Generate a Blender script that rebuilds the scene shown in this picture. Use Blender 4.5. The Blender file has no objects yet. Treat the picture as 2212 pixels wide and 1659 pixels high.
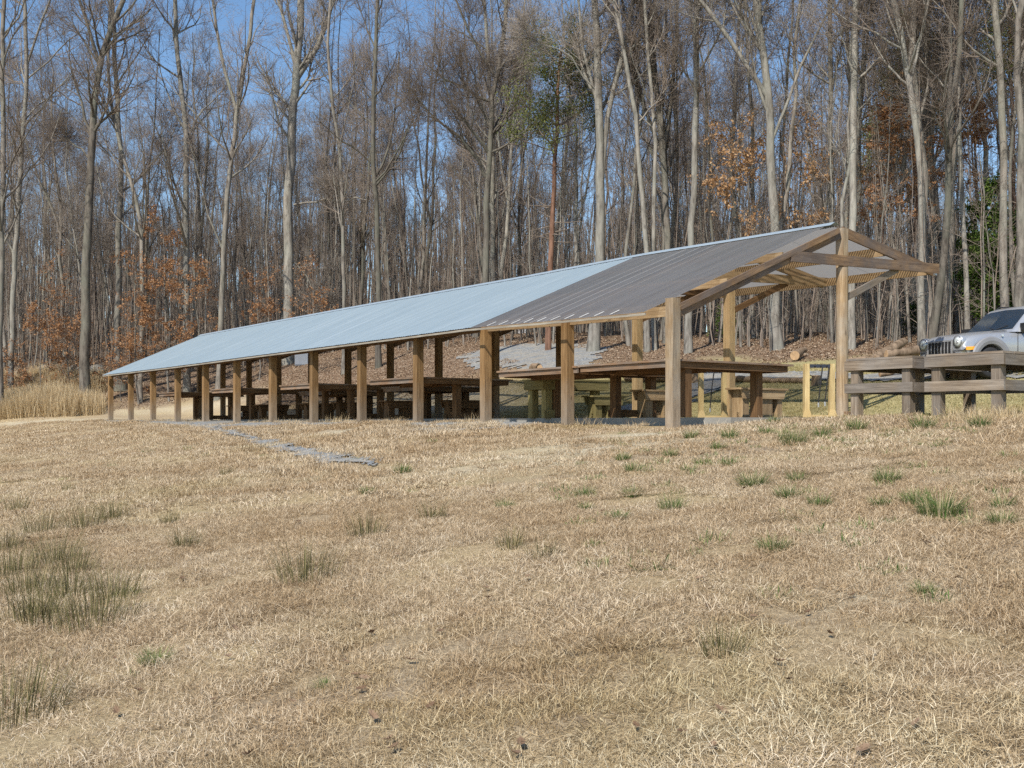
SUN_E = 5.0; SKY_E = .125; EXPO = .2
import bpy, bmesh, math, random
import numpy as np
from mathutils import Vector, Matrix, Quaternion
R = math.radians
random.seed(7); rng = np.random.default_rng(11)
scene = bpy.context.scene
COL = scene.collection
# ---------------------------------------------------------------- photo calibration
F = 2300.0; CX = 1106.0; HY = 912.0           # focal length and eye level in a 2212 px wide frame
TH = R(36.48)
UX, UY = -math.sin(TH), math.cos(TH)          # along the shelter, away from the camera
NX, NY = math.cos(TH), math.sin(TH)           # across the shelter
A0 = (1.19, 22.8); BAY = 3.05
def at(x, y, Y): return ((x-CX)/F*Y, Y, (HY-y)/F*Y)
def SW(s, w): return (A0[0]+s*BAY*UX+w*NX, A0[1]+s*BAY*UY+w*NY)
def w_of(X, Y): return (X-A0[0])*NX+(Y-A0[1])*NY
def s_of(X, Y): return ((X-A0[0])*UX+(Y-A0[1])*UY)/BAY
# ---------------------------------------------------------------- noise
_perm = np.random.default_rng(3).random((256, 256))
def vnoise(x, y):
    x = np.asarray(x, float); y = np.asarray(y, float)
    xi = np.floor(x).astype(int); yi = np.floor(y).astype(int)
    fx = x-xi; fy = y-yi; fx = fx*fx*(3-2*fx); fy = fy*fy*(3-2*fy)
    a = _perm[xi % 256, yi % 256]; b = _perm[(xi+1) % 256, yi % 256]
    c = _perm[xi % 256, (yi+1) % 256]; d = _perm[(xi+1) % 256, (yi+1) % 256]
    return (a*(1-fx)+b*fx)*(1-fy)+(c*(1-fx)+d*fx)*fy
def fbm(x, y, o=4):
    t = 0; amp = .5
    for i in range(o):
        t = t+amp*vnoise(x*2**i+17*i, y*2**i+31*i); amp *= .5
    return t/(1-.5**o)
# ---------------------------------------------------------------- terrain height (thin plate spline)
cp = []
for s in (-12, -8, -5, -3, -1, 0, 1, 3, 5, 7, 9, 11, 13, 16, 22):
    for w in (-45, -28, -18, -14.5, -10.5, -7, -4, -1.6):
        X, Y = SW(s, w)
        z = -1.6*min(-w/14.5, 1.0)
        if w < -18: z = -1.72
        if w == -1.6 and s > 8: z += .12
        cp.append((X, Y, z))
for s, z in ((-1, -.14), (0, -.10), (1, -.02), (3, 0), (5, .0), (7, .02), (9, .06), (11.3, .12)):
    X, Y = SW(s, 0); cp.append((X, Y, z))
for s in (-1, 1, 4, 7, 10, 11.5):
    for w in (2.5, 5.6):
        X, Y = SW(s, w); cp.append((X, Y, 0.0))
for s, w, z in ((-2.4, .2, .02), (-2.4, 2, .08), (-1.5, 3.5, .03), (-2.8, 4, .12), (-4.5, 1, .15), (-4.5, 4, .2), (-8, 2, .3), (-8, 6, .6), (-14, 4, .6)):
    X, Y = SW(s, w); cp.append((X, Y, z))
for x, y, Y in ((2060, 863, 24.8), (1640, 862, 29.4), (1350, 862, 33.8), (1130, 868, 38), (900, 880, 43), (700, 884, 49),
                (2060, 811, 27.6), (1640, 808, 32.6), (1350, 806, 37.5), (1120, 792, 42.5), (900, 806, 48.5), (2300, 806, 25.5),
                (2060, 803, 30), (1640, 785, 36), (1350, 778, 41.5), (1120, 762, 48), (900, 782, 53), (2300, 800, 28.5),
                (2060, 762, 33.5), (1670, 757, 39), (1281, 755, 45.5), (1100, 738, 54), (860, 765, 58), (2300, 765, 31.5),
                (620, 880, 52), (620, 838, 57), (620, 800, 62), (620, 775, 70), (470, 890, 57), (470, 850, 62), (450, 805, 69),
                (330, 892, 58), (330, 868, 61), (330, 815, 67), (180, 897, 58), (180, 872, 60.5), (180, 812, 65.5), (0, 902, 58),
                (0, 880, 60), (0, 806, 66), (-250, 902, 58), (-250, 880, 60), (-250, 806, 66),
                (0, 770, 85), (500, 765, 85), (1000, 735, 80), (1500, 735, 70), (2000, 740, 60), (2400, 740, 55),
                (-300, 755, 140), (400, 745, 140), (1106, 735, 140), (1800, 735, 140), (2500, 735, 140),
                (-1500, 800, 90), (-3000, 790, 140), (4500, 780, 50), (5200, 760, 110), (1106, 735, 300), (-1500, 745, 300), (4000, 735, 300)):
    cp.append(at(x, y, Y))
cp.append((0, -30, -1.9)); cp.append((-60, -30, -2)); cp.append((60, -30, -1.2)); cp.append((90, 5, .6)); cp.append((-120, 10, -1.9))
CP = np.array(cp)
def _tps(d2): return .5*d2*np.log(d2+1e-9)
_n = len(CP)
_A = np.zeros((_n+3, _n+3))
_d2 = ((CP[:, None, :2]-CP[None, :, :2])**2).sum(-1)
_A[:_n, :_n] = _tps(_d2)+np.eye(_n)*2.0
_A[:_n, _n] = 1; _A[:_n, _n+1:] = CP[:, :2]; _A[_n, :_n] = 1; _A[_n+1:, :_n] = CP[:, :2].T
_c = np.linalg.solve(_A, np.concatenate([CP[:, 2], [0, 0, 0]]))
def gz(X, Y):
    X = np.atleast_1d(np.asarray(X, float)); Y = np.atleast_1d(np.asarray(Y, float))
    out = np.empty(X.size); xf = X.ravel(); yf = Y.ravel()
    for i in range(0, xf.size, 20000):
        a = xf[i:i+20000]; b = yf[i:i+20000]
        d2 = (a[:, None]-CP[None, :, 0])**2+(b[:, None]-CP[None, :, 1])**2
        out[i:i+20000] = _tps(d2)@_c[:_n]+_c[_n]+_c[_n+1]*a+_c[_n+2]*b
    # small bumps, none under the slab
    w = w_of(xf, yf); s = s_of(xf, yf)
    flat = ((w > -.6) & (w < 6) & (s > -1.6) & (s < 12)).astype(float)
    calm = 1-.8*np.clip((w-5)/1, 0, 1)*np.clip((17-w)/3, 0, 1)
    out += (1-flat)*calm*((fbm(xf*.35, yf*.35, 3)-.5)*.16+(fbm(xf*1.7, yf*1.7, 2)-.5)*.05)
    return out.reshape(X.shape)
def g1(X, Y): return float(gz(X, Y)[0])
def hit(x, y, Y0=3.0, Y1=140.0):
    """first ground point seen at a frame position"""
    Ys = np.linspace(Y0, Y1, 1500)
    z = gz((x-CX)/F*Ys, Ys); r = (HY-y)/F*Ys
    k = np.argmax(z >= r)
    Y = Ys[k] if (z >= r).any() else Y1
    return ((x-CX)/F*Y, Y, g1((x-CX)/F*Y, Y))
# ---------------------------------------------------------------- object helpers
def tag(o, label=None, cat=None, group=None, kind=None):
    if label: o['label'] = label
    if cat: o['category'] = cat
    if group: o['group'] = group
    if kind: o['kind'] = kind
    return o
def thing(name, label, cat, loc=(0, 0, 0), rz=0.0, group=None):
    o = bpy.data.objects.new(name, None); COL.objects.link(o)
    o.empty_display_size = .3
    o.location = loc; o.rotation_euler = (0, 0, rz)
    return tag(o, label, cat, group)
def dup(root, loc, rz, label=None, group=None, scale=None):
    r = root.copy(); COL.objects.link(r); r.location = loc; r.rotation_euler = (0, 0, rz)
    if scale is not None: r.scale = scale
    if label: r['label'] = label
    if group: r['group'] = group
    for ch in list(root.children):
        c = ch.copy(); COL.objects.link(c); c.parent = r
        for g in ch.children:
            d = g.copy(); COL.objects.link(d); d.parent = c
    return r
def np_mesh(name, V, Fq, mat, smooth=False, attr=None):
    """mesh from numpy arrays, Fq (n,4) or (n,3)"""
    me = bpy.data.meshes.new(name)
    V = np.asarray(V, np.float32); Fq = np.asarray(Fq, np.int32)
    k = Fq.shape[1]
    me.vertices.add(len(V)); me.vertices.foreach_set('co', V.ravel())
    me.loops.add(Fq.size); me.loops.foreach_set('vertex_index', Fq.ravel())
    me.polygons.add(len(Fq))
    me.polygons.foreach_set('loop_start', np.arange(0, Fq.size, k, dtype=np.int32))
    me.polygons.foreach_set('loop_total', np.full(len(Fq), k, np.int32))
    if smooth: me.polygons.foreach_set('use_smooth', np.ones(len(Fq), bool))
    if attr:
        for nm, (dom, arr) in attr.items():
            a = me.attributes.new(nm, 'FLOAT', dom); a.data.foreach_set('value', np.asarray(arr, np.float32))
    me.update(calc_edges=True); me.validate()
    if mat: me.materials.append(mat)
    return me
def link(name, me, parent=None):
    o = bpy.data.objects.new(name, me); COL.objects.link(o)
    if parent: o.parent = parent
    return o
class MB:
    """collects boxes, beams and lathes with a grain UV, then links them as ONE mesh object"""
    def __init__(s): s.v = []; s.f = []; s.uv = []; s.sm = []
    def add(s, verts, faces, uvs=None, smooth=False):
        b = len(s.v); s.v += [tuple(v) for v in verts]
        for i, f in enumerate(faces):
            s.f.append([b+k for k in f]); s.uv.append(uvs[i] if uvs else [(0, 0)]*len(f)); s.sm.append(smooth)
    def beam(s, p0, p1, w, h, up=(0, 0, 1), taper=1.0, jit=0.0):
        p0 = Vector(p0); p1 = Vector(p1); d = p1-p0; L = d.length; d.normalize()
        up = Vector(up)
        if abs(d.dot(up)) > .98: up = Vector((0, 1, 0))
        sx = d.cross(up).normalized(); sz = sx.cross(d).normalized()
        vs = []
        for q, k in ((p0, 1), (p1, taper)):
            for a, b in ((-1, -1), (1, -1), (1, 1), (-1, 1)): vs.append(q+sx*a*w/2*k+sz*b*h/2*k)
        fs = [(0, 3, 2, 1), (4, 5, 6, 7), (0, 1, 5, 4), (1, 2, 6, 5), (2, 3, 7, 6), (3, 0, 4, 7)]
        o = random.random()*20; per = [w, h, w, h]
        uv = [[(o, o), (o, o+h), (o+w, o+h), (o+w, o)], [(o, o), (o+w, o), (o+w, o+h), (o, o+h)]]
        c = o
        for k in range(4):
            uv.append([(o, c), (o, c+per[k]), (o+L, c+per[k]), (o+L, c)]); c += per[k]+.31
        s.add(vs, fs, uv); return s
    def box(s, x0, x1, y0, y1, z0, z1):
        dx, dy, dz = x1-x0, y1-y0, z1-z0; cx, cy, cz = (x0+x1)/2, (y0+y1)/2, (z0+z1)/2
        m = max(dx, dy, dz)
        if m == dz: return s.beam((cx, cy, z0), (cx, cy, z1), dx, dy, up=(0, 1, 0))
        if m == dx: return s.beam((x0, cy, cz), (x1, cy, cz), dy, dz)
        return s.beam((cx, y0, cz), (cx, y1, cz), dx, dz)
    def tube(s, pts, rad, m=10, cap=True, smooth=True):
        pts = [Vector(p) for p in pts]; n = len(pts)
        if not hasattr(rad, '__len__'): rad = [rad]*n
        ref = None; vs = []; L = 0; ls = []
        for i, p in enumerate(pts):
            t = (pts[min(i+1, n-1)]-pts[max(i-1, 0)]).normalized()
            if ref is None: ref = t.orthogonal().normalized()
            ref = (ref-t*ref.dot(t)).normalized(); b = t.cross(ref)
            if i: L += (p-pts[i-1]).length
            ls.append(L)
            for k in range(m):
                a = 2*math.pi*k/m; vs.append(p+(ref*math.cos(a)+b*math.sin(a))*rad[i])
        fs = []; uv = []; o = random.random()*20
        for i in range(n-1):
            for k in range(m):
                fs.append((i*m+k, i*m+(k+1) % m, (i+1)*m+(k+1) % m, (i+1)*m+k))
                c0 = k/m*6.28*rad[0]; c1 = (k+1)/m*6.28*rad[0]
                uv.append([(o+ls[i], c0), (o+ls[i], c1), (o+ls[i+1], c1), (o+ls[i+1], c0)])
        s.add(vs, fs, uv, smooth)
        if cap:
            s.add([vs[k] for k in range(m)], [tuple(range(m))[::-1]], None)
            s.add([vs[(n-1)*m+k] for k in range(m)], [tuple(range(m))], None)
        return s
    def build(s, name, mat, parent=None, loc=None, rz=0):
        me = bpy.data.meshes.new(name)
        me.from_pydata([tuple(v) for v in s.v], [], s.f)
        uvl = me.uv_layers.new(name='UVMap')
        flat = [c for f in s.uv for p in f for c in p]
        uvl.data.foreach_set('uv', flat)
        me.polygons.foreach_set('use_smooth', s.sm)
        for m in (mat if isinstance(mat, (list, tuple)) else [mat]): me.materials.append(m)
        me.update()
        o = link(name, me, parent)
        if loc: o.location = loc; o.rotation_euler = (0, 0, rz)
        return o
# ---------------------------------------------------------------- materials
def newmat(name):
    m = bpy.data.materials.new(name); m.use_nodes = True
    nt = m.node_tree; nt.nodes.clear()
    out = nt.nodes.new('ShaderNodeOutputMaterial')
    return m, nt, out
class NT:
    def __init__(s, nt): s.nt = nt
    def n(s, t, **k):
        x = s.nt.nodes.new(t)
        for a, b in k.items():
            if a.startswith('_'): x.inputs[a[1:].replace('_', ' ')].default_value = b
            else: setattr(x, a, b)
        return x
    def l(s, a, b): s.nt.links.new(a, b)
    def noise(s, vec, scale, detail=4, rough=.6, dist=0):
        x = s.n('ShaderNodeTexNoise'); x.inputs['Scale'].default_value = scale; x.inputs['Detail'].default_value = detail
        x.inputs['Roughness'].default_value = rough; x.inputs['Distortion'].default_value = dist
        if vec is not None: s.l(vec, x.inputs['Vector'])
        return x.outputs['Fac']
    def ramp(s, fac, stops):
        x = s.n('ShaderNodeValToRGB'); e = x.color_ramp.elements
        while len(e) < len(stops): e.new(.5)
        for i, (p, c) in enumerate(stops):
            e[i].position = p; e[i].color = (c[0], c[1], c[2], 1) if hasattr(c, '__len__') else (c, c, c, 1)
        s.l(fac, x.inputs[0]); return x.outputs[0]
    def mix(s, f, a, b, mode='MIX'):
        x = s.n('ShaderNodeMix', data_type='RGBA', blend_type=mode)
        for v, i in ((f, 0), (a, 6), (b, 7)):
            if hasattr(v, 'links'): s.l(v, x.inputs[i])
            elif hasattr(v, '__len__'): x.inputs[i].default_value = (v[0], v[1], v[2], 1)
            else: x.inputs[i].default_value = v if i == 0 else (v, v, v, 1)
        return x.outputs[2]
    def math(s, op, a, b=0.0, clamp=False):
        x = s.n('ShaderNodeMath', operation=op); x.use_clamp = clamp
        for v, i in ((a, 0), (b, 1)):
            if hasattr(v, 'links'): s.l(v, x.inputs[i])
            else: x.inputs[i].default_value = v
        return x.outputs[0]
    def mapping(s, vec, sc, loc=(0, 0, 0)):
        x = s.n('ShaderNodeMapping'); x.inputs['Scale'].default_value = sc; x.inputs['Location'].default_value = loc
        s.l(vec, x.inputs['Vector']); return x.outputs[0]
    def principled(s, out, col, rough=.8, metal=0, spec=.3, bump=None, bstr=.3, bdist=.01):
        p = s.n('ShaderNodeBsdfPrincipled')
        if hasattr(col, 'links'): s.l(col, p.inputs['Base Color'])
        else: p.inputs['Base Color'].default_value = (*col, 1)
        if hasattr(rough, 'links'): s.l(rough, p.inputs['Roughness'])
        else: p.inputs['Roughness'].default_value = rough
        p.inputs['Metallic'].default_value = metal
        p.inputs['Specular IOR Level'].default_value = spec
        if bump is not None:
            b = s.n('ShaderNodeBump'); b.inputs['Strength'].default_value = bstr; b.inputs['Distance'].default_value = bdist
            s.l(bump, b.inputs['Height']); s.l(b.outputs[0], p.inputs['Normal'])
        s.l(p.outputs[0], out.inputs['Surface']); return p
def simple(name, col, rough=.6, metal=0, spec=.4, var=.12, scale=3.0):
    m, nt, out = newmat(name); N = NT(nt)
    tc = N.n('ShaderNodeTexCoord').outputs['Object']
    f = N.noise(tc, scale, 5)
    d = tuple(c*(1-var) for c in col); e = tuple(min(1, c*(1+var)) for c in col)
    c = N.ramp(f, [(.3, d), (.7, e)])
    N.principled(out, c, rough, metal, spec, bump=N.noise(tc, scale*12, 3), bstr=.08)
    return m
def wood(name, c_dark, c_mid, c_light, knots=True, grey=None, vgrad=None, sawn=False):
    """timber with grain running along the UV u axis; grey weathers patches, vgrad greys the foot of a post"""
    m, nt, out = newmat(name); N = NT(nt)
    tc = N.n('ShaderNodeTexCoord'); uv = tc.outputs['UV']; ob = tc.outputs['Object']
    oi = N.n('ShaderNodeObjectInfo').outputs['Random']
    off = N.n('ShaderNodeVectorMath', operation='ADD'); N.l(uv, off.inputs[0])
    cmb = N.n('ShaderNodeCombineXYZ'); N.l(N.math('MULTIPLY', oi, 37.0), cmb.inputs[0]); N.l(cmb.outputs[0], off.inputs[1])
    v = off.outputs[0]
    g1_ = N.noise(N.mapping(v, (1.2, 26, 1)), 1.0, 5, .65, .8)
    g2_ = N.noise(N.mapping(v, (3, 90, 1)), 1.0, 3, .6)
    g = N.math('ADD', N.math('MULTIPLY', g1_, .7), N.math('MULTIPLY', g2_, .3))
    col = N.ramp(g, [(.32, c_dark), (.5, c_mid), (.68, c_light)])
    big = N.noise(v, 1.1, 3)
    if grey: col = N.mix(N.ramp(big, [(.4, 0), (.62, 1)]), col, N.ramp(g, [(.3, tuple(c*.6 for c in grey)), (.65, grey)]))
    if vgrad:
        sp = N.n('ShaderNodeSeparateXYZ'); N.l(ob, sp.inputs[0])
        h = N.math('ADD', sp.outputs[2], N.math('MULTIPLY', N.noise(v, 3.0, 3), .9))
        fz = N.n('ShaderNodeMapRange'); fz.inputs['From Min'].default_value = 1.5; fz.inputs['From Max'].default_value = .45
        N.l(h, fz.inputs['Value'])
        col = N.mix(N.math('MULTIPLY', fz.outputs[0], .75), col, N.ramp(g, [(.3, tuple(c*.65 for c in vgrad)), (.65, vgrad)]))
    if knots:
        vo = N.n('ShaderNodeTexVoronoi', feature='F1'); vo.inputs['Scale'].default_value = 1.0
        N.l(N.mapping(v, (1.6, 4.5, 1)), vo.inputs['Vector'])
        k = N.ramp(vo.outputs['Distance'], [(.05, 1), (.13, 0)])
        col = N.mix(N.math('MULTIPLY', k, .6), col, tuple(c*.35 for c in c_dark))
    crack = N.ramp(N.noise(N.mapping(v, (.8, 40, 1)), 1.0, 2, .5, .3), [(.30, 0), (.36, 1)])
    col = N.mix(N.math('MULTIPLY', N.math('SUBTRACT', 1.0, crack), .45), col, tuple(c*.35 for c in c_dark))
    stain = N.ramp(N.noise(N.mapping(v, (1.3, 7, 1), (5, 9, 0)), 1.0, 4, .7), [(.40, 1), (.60, 0)])
    col = N.mix(N.math('MULTIPLY', stain, .5), col, N.mix(1.0, col, (.52, .47, .43), 'MULTIPLY'))
    tint = N.n('ShaderNodeHueSaturation'); N.l(col, tint.inputs['Color'])
    N.l(N.math('ADD', N.math('MULTIPLY', oi, .35), .82), tint.inputs['Value'])
    N.principled(out, tint.outputs[0], .85, 0, .2, bump=g, bstr=.35, bdist=.004)
    return m
M = {}
M['post'] = wood('post_timber', (.15, .085, .035), (.26, .155, .068), (.36, .235, .115), vgrad=(.33, .29, .235))
M['postgrey'] = wood('weathered_post_timber', (.19, .12, .06), (.31, .215, .12), (.44, .33, .20), grey=(.40, .33, .245), vgrad=(.42, .35, .27))
M['newpost'] = wood('fresh_post_timber', (.32, .21, .10), (.46, .325, .17), (.55, .41, .24))
M['yellow'] = wood('yellow_pine', (.50, .36, .15), (.64, .49, .24), (.72, .58, .32))
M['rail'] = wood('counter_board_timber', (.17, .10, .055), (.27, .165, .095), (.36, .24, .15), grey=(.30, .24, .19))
M['shadewood'] = wood('shade_dark_timber', (.085, .048, .022), (.16, .09, .042), (.25, .15, .075))  # timber darkened past its own tone: roof shade put into the colour
M['green'] = wood('treated_green_timber', (.17, .15, .06), (.27, .23, .10), (.34, .29, .15))
M['greywood'] = wood('grey_weathered_timber', (.13, .095, .065), (.24, .19, .14), (.34, .28, .215), grey=(.28, .245, .21))
M['rafter'] = wood('rafter_timber', (.12, .075, .045), (.22, .14, .08), (.36, .23, .12), grey=(.17, .135, .115))
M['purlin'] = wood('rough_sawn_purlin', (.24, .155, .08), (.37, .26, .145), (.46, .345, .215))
M['fascia'] = wood('grey_eave_board', (.22, .20, .16), (.30, .27, .22), (.36, .33, .27), knots=False)
# galvanised roof sheet
def metal_roof():
    m, nt, out = newmat('galvanised_sheet'); N = NT(nt)
    tc = N.n('ShaderNodeTexCoord').outputs['Object']
    n1 = N.noise(N.mapping(tc, (.5, 3.2, .5)), 1.0, 4)
    st = N.noise(N.mapping(tc, (.25, 14, .25)), 1.0, 3)
    c = N.ramp(n1, [(.3, (.275, .345, .38)), (.7, (.335, .405, .435))])
    sp = N.n('ShaderNodeSeparateXYZ'); N.l(tc, sp.inputs[0])
    fr = N.math('FRACT', N.math('DIVIDE', N.math('ADD', sp.outputs[1], 50.0), .66))
    c = N.mix(N.math('MULTIPLY', N.math('LESS_THAN', fr, .035), .22), c, (.16, .20, .23))
    c = N.mix(N.ramp(st, [(.60, 0), (.70, .5)]), c, (.50, .57, .61))
    N.principled(out, c, .5, .3, .5, bump=N.noise(tc, 6, 3), bstr=.05)
    return m
M['metal'] = metal_roof()
M['cap'] = simple('ridge_cap_metal', (.36, .43, .48), .45, .3, var=.08)
def plastic_roof():
    m, nt, out = newmat('smoky_corrugated_plastic'); N = NT(nt)
    tc = N.n('ShaderNodeTexCoord').outputs['Object']
    lw = N.n('ShaderNodeLayerWeight'); lw.inputs['Blend'].default_value = .5
    n1 = N.noise(N.mapping(tc, (.3, 3, .3)), 1.0, 5)
    dirt = N.ramp(n1, [(.3, (.125, .136, .150)), (.7, (.185, .196, .212))])
    sp = N.n('ShaderNodeSeparateXYZ'); N.l(tc, sp.inputs[0])
    fr = N.math('FRACT', N.math('DIVIDE', N.math('ADD', sp.outputs[1], 50.02), .47))
    dirt = N.mix(N.math('MULTIPLY', N.math('LESS_THAN', fr, .05), .4), dirt, (.62, .61, .60))
    df = N.n('ShaderNodeBsdfDiffuse'); N.l(dirt, df.inputs[0])
    tl = N.n('ShaderNodeBsdfTranslucent'); tl.inputs[0].default_value = (.50, .47, .43, 1)
    tr = N.n('ShaderNodeBsdfTransparent'); tr.inputs[0].default_value = (.93, .90, .85, 1)
    gl = N.n('ShaderNodeBsdfGlossy'); gl.inputs['Roughness'].default_value = .35; gl.inputs[0].default_value = (.8, .8, .8, 1)
    a = N.n('ShaderNodeMixShader'); a.inputs[0].default_value = .5; N.l(df.outputs[0], a.inputs[1]); N.l(tl.outputs[0], a.inputs[2])
    g = N.n('ShaderNodeMixShader'); g.inputs[0].default_value = .05; N.l(a.outputs[0], g.inputs[1]); N.l(gl.outputs[0], g.inputs[2])
    f = N.ramp(lw.outputs['Facing'], [(.0, .82), (.30, .74), (.42, .15), (.52, .0)])
    b = N.n('ShaderNodeMixShader'); N.l(f, b.inputs[0]); N.l(g.outputs[0], b.inputs[1]); N.l(tr.outputs[0], b.inputs[2])
    N.l(b.outputs[0], out.inputs['Surface'])
    return m
M['plastic'] = plastic_roof()
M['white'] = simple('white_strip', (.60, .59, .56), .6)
M['galv'] = simple('galvanised_bracket', (.55, .58, .6), .4, .6)
M['black'] = simple('black_rubber', (.02, .02, .022), .6)
M['checker'] = simple('dark_steel', (.05, .055, .07), .4, .3)
def concrete():
    m, nt, out = newmat('shaded_pale_concrete'); N = NT(nt)
    tc = N.n('ShaderNodeTexCoord').outputs['Object']
    c = N.ramp(N.noise(tc, 1.2, 6), [(.3, (.22, .215, .20)), (.7, (.34, .33, .30))])  # pale concrete toned down, under-roof shade is in the colour
    N.principled(out, c, .9, 0, .2, bump=N.noise(tc, 30, 4), bstr=.2)
    return m
M['concrete'] = concrete()
def bark(name, dark, light, lich=None, obj_var=.35):
    m, nt, out = newmat(name); N = NT(nt)
    tc = N.n('ShaderNodeTexCoord').outputs['Object']
    oi = N.n('ShaderNodeObjectInfo').outputs['Random']
    n1 = N.noise(N.mapping(tc, (6, 6, 1.2)), 1.0, 6, .7)
    n2 = N.noise(N.mapping(tc, (.8, .8, .5)), 1.0, 3)
    c = N.ramp(n1, [(.34, dark), (.58, light)])
    n3 = N.noise(N.mapping(tc, (2.2, 2.2, .9), (3, 5, 1)), 1.0, 5, .75)
    c = N.mix(N.math('MULTIPLY', N.ramp(n3, [(.56, 0), (.64, 1)]), .65), c, tuple(k*.6 for k in dark))
    if lich: c = N.mix(N.ramp(n2, [(.45, 0), (.7, .7)]), c, lich)
    hs = N.n('ShaderNodeHueSaturation'); N.l(c, hs.inputs['Color'])
    N.l(N.math('ADD', N.math('MULTIPLY', oi, obj_var), 1-obj_var/2), hs.inputs['Value'])
    N.principled(out, hs.outputs[0], .95, 0, .1, bump=n1, bstr=.5, bdist=.03)
    return m
M['bark_light'] = bark('pale_grey_bark', (.11, .095, .08), (.31, .285, .245), (.29, .295, .25))
M['bark_mid'] = bark('grey_brown_bark', (.085, .072, .06), (.26, .23, .195), (.22, .23, .185))
M['bark_dark'] = bark('dark_furrowed_bark', (.06, .05, .042), (.165, .145, .12), (.17, .18, .14))
M['bark_pine'] = bark('reddish_pine_bark', (.08, .045, .03), (.22, .125, .085))
M['twig'] = bark('grey_brown_twigs', (.14, .11, .085), (.27, .22, .18), None, .5)
M['twig_light'] = bark('pale_twigs', (.17, .145, .12), (.33, .285, .24), None, .4)
M['log'] = bark('fallen_log_bark', (.10, .07, .045), (.30, .22, .15))
M['logcut'] = simple('sawn_log_end', (.45, .30, .17), .9, var=.25, scale=8)
def leafmat(name, stops, transl=.3):
    m, nt, out = newmat(name); N = NT(nt)
    at_ = N.n('ShaderNodeAttribute', attribute_name='tone').outputs['Fac']
    c = N.ramp(at_, stops)
    df = N.n('ShaderNodeBsdfDiffuse'); tl = N.n('ShaderNodeBsdfTranslucent')
    N.l(c, df.inputs[0]); N.l(c, tl.inputs[0])
    x = N.n('ShaderNodeMixShader'); x.inputs[0].default_value = transl
    N.l(df.outputs[0], x.inputs[1]); N.l(tl.outputs[0], x.inputs[2]); N.l(x.outputs[0], out.inputs[0])
    return m
M['rust'] = leafmat('rusty_dead_leaves', [(0, (.20, .095, .045)), (.5, (.37, .19, .09)), (1, (.55, .34, .19))])
M['rustpale'] = leafmat('pale_tan_dead_leaves', [(0, (.30, .16, .07)), (.5, (.48, .29, .15)), (1, (.64, .44, .25))])
M['pine'] = leafmat('pine_needles', [(0, (.09, .105, .035)), (.5, (.165, .185, .06)), (1, (.25, .265, .10))])
M['holly'] = leafmat('glossy_evergreen_leaves', [(0, (.03, .06, .015)), (.5, (.08, .13, .03)), (1, (.18, .24, .06))])
M['litter'] = leafmat('fallen_brown_leaves', [(0, (.11, .065, .04)), (.5, (.26, .175, .115)), (.85, (.37, .28, .19)), (1, (.50, .42, .32))], .1)
M['greenblade'] = leafmat('green_grass_blades', [(0, (.06, .115, .03)), (.5, (.135, .21, .06)), (.68, (.26, .28, .11)), (.8, (.50, .42, .24)), (1, (.68, .56, .36))])
M['rush'] = leafmat('olive_rush_stems', [(0, (.07, .06, .03)), (.45, (.16, .15, .065)), (.75, (.27, .235, .115)), (1, (.48, .38, .21))])
M['tallgrass'] = leafmat('tall_straw_grass', [(0, (.42, .30, .16)), (.5, (.64, .50, .30)), (1, (.80, .67, .45))])
def drygrass(name, cols, pos_scale=.35):
    m, nt, out = newmat(name); N = NT(nt)
    at_ = N.n('ShaderNodeAttribute', attribute_name='tone').outputs['Fac']
    ge = N.n('ShaderNodeNewGeometry').outputs['Position']
    c = N.ramp(at_, cols)
    patch = N.ramp(N.noise(ge, pos_scale, 5, .65), [(.40, 0), (.58, 1)])
    c = N.mix(N.math('MULTIPLY', patch, .75), c, N.mix(1.0, c, (.80, .72, .62), 'MULTIPLY'))
    dk = N.ramp(N.noise(N.mapping(ge, (1, 1, 1), (11, 3, 0)), 1.3, 4, .7), [(.42, 0), (.66, 1)])
    c = N.mix(N.math('MULTIPLY', dk, .55), c, N.mix(1.0, c, (.66, .60, .52), 'MULTIPLY'))
    gn = N.ramp(N.noise(N.mapping(ge, (1, 1, 1), (31, 7, 0)), .22, 4, .7), [(.56, 0), (.75, 1)])
    c = N.mix(N.math('MULTIPLY', gn, .5), c, N.mix(1.0, c, (.66, .72, .42), 'MULTIPLY'))
    df = N.n('ShaderNodeBsdfDiffuse'); tl = N.n('ShaderNodeBsdfTranslucent')
    N.l(c, df.inputs[0]); N.l(c, tl.inputs[0])
    x = N.n('ShaderNodeMixShader'); x.inputs[0].default_value = .2
    N.l(df.outputs[0], x.inputs[1]); N.l(tl.outputs[0], x.inputs[2]); N.l(x.outputs[0], out.inputs[0])
    return m
M['dry'] = drygrass('dry_matted_grass', [(0, (.22, .16, .10)), (.35, (.47, .36, .23)), (.7, (.68, .55, .375)), (1, (.90, .80, .63))])
M['short'] = drygrass('short_olive_grass', [(0, (.17, .16, .06)), (.3, (.34, .31, .14)), (.6, (.50, .43, .23)), (1, (.68, .58, .37))])
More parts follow.
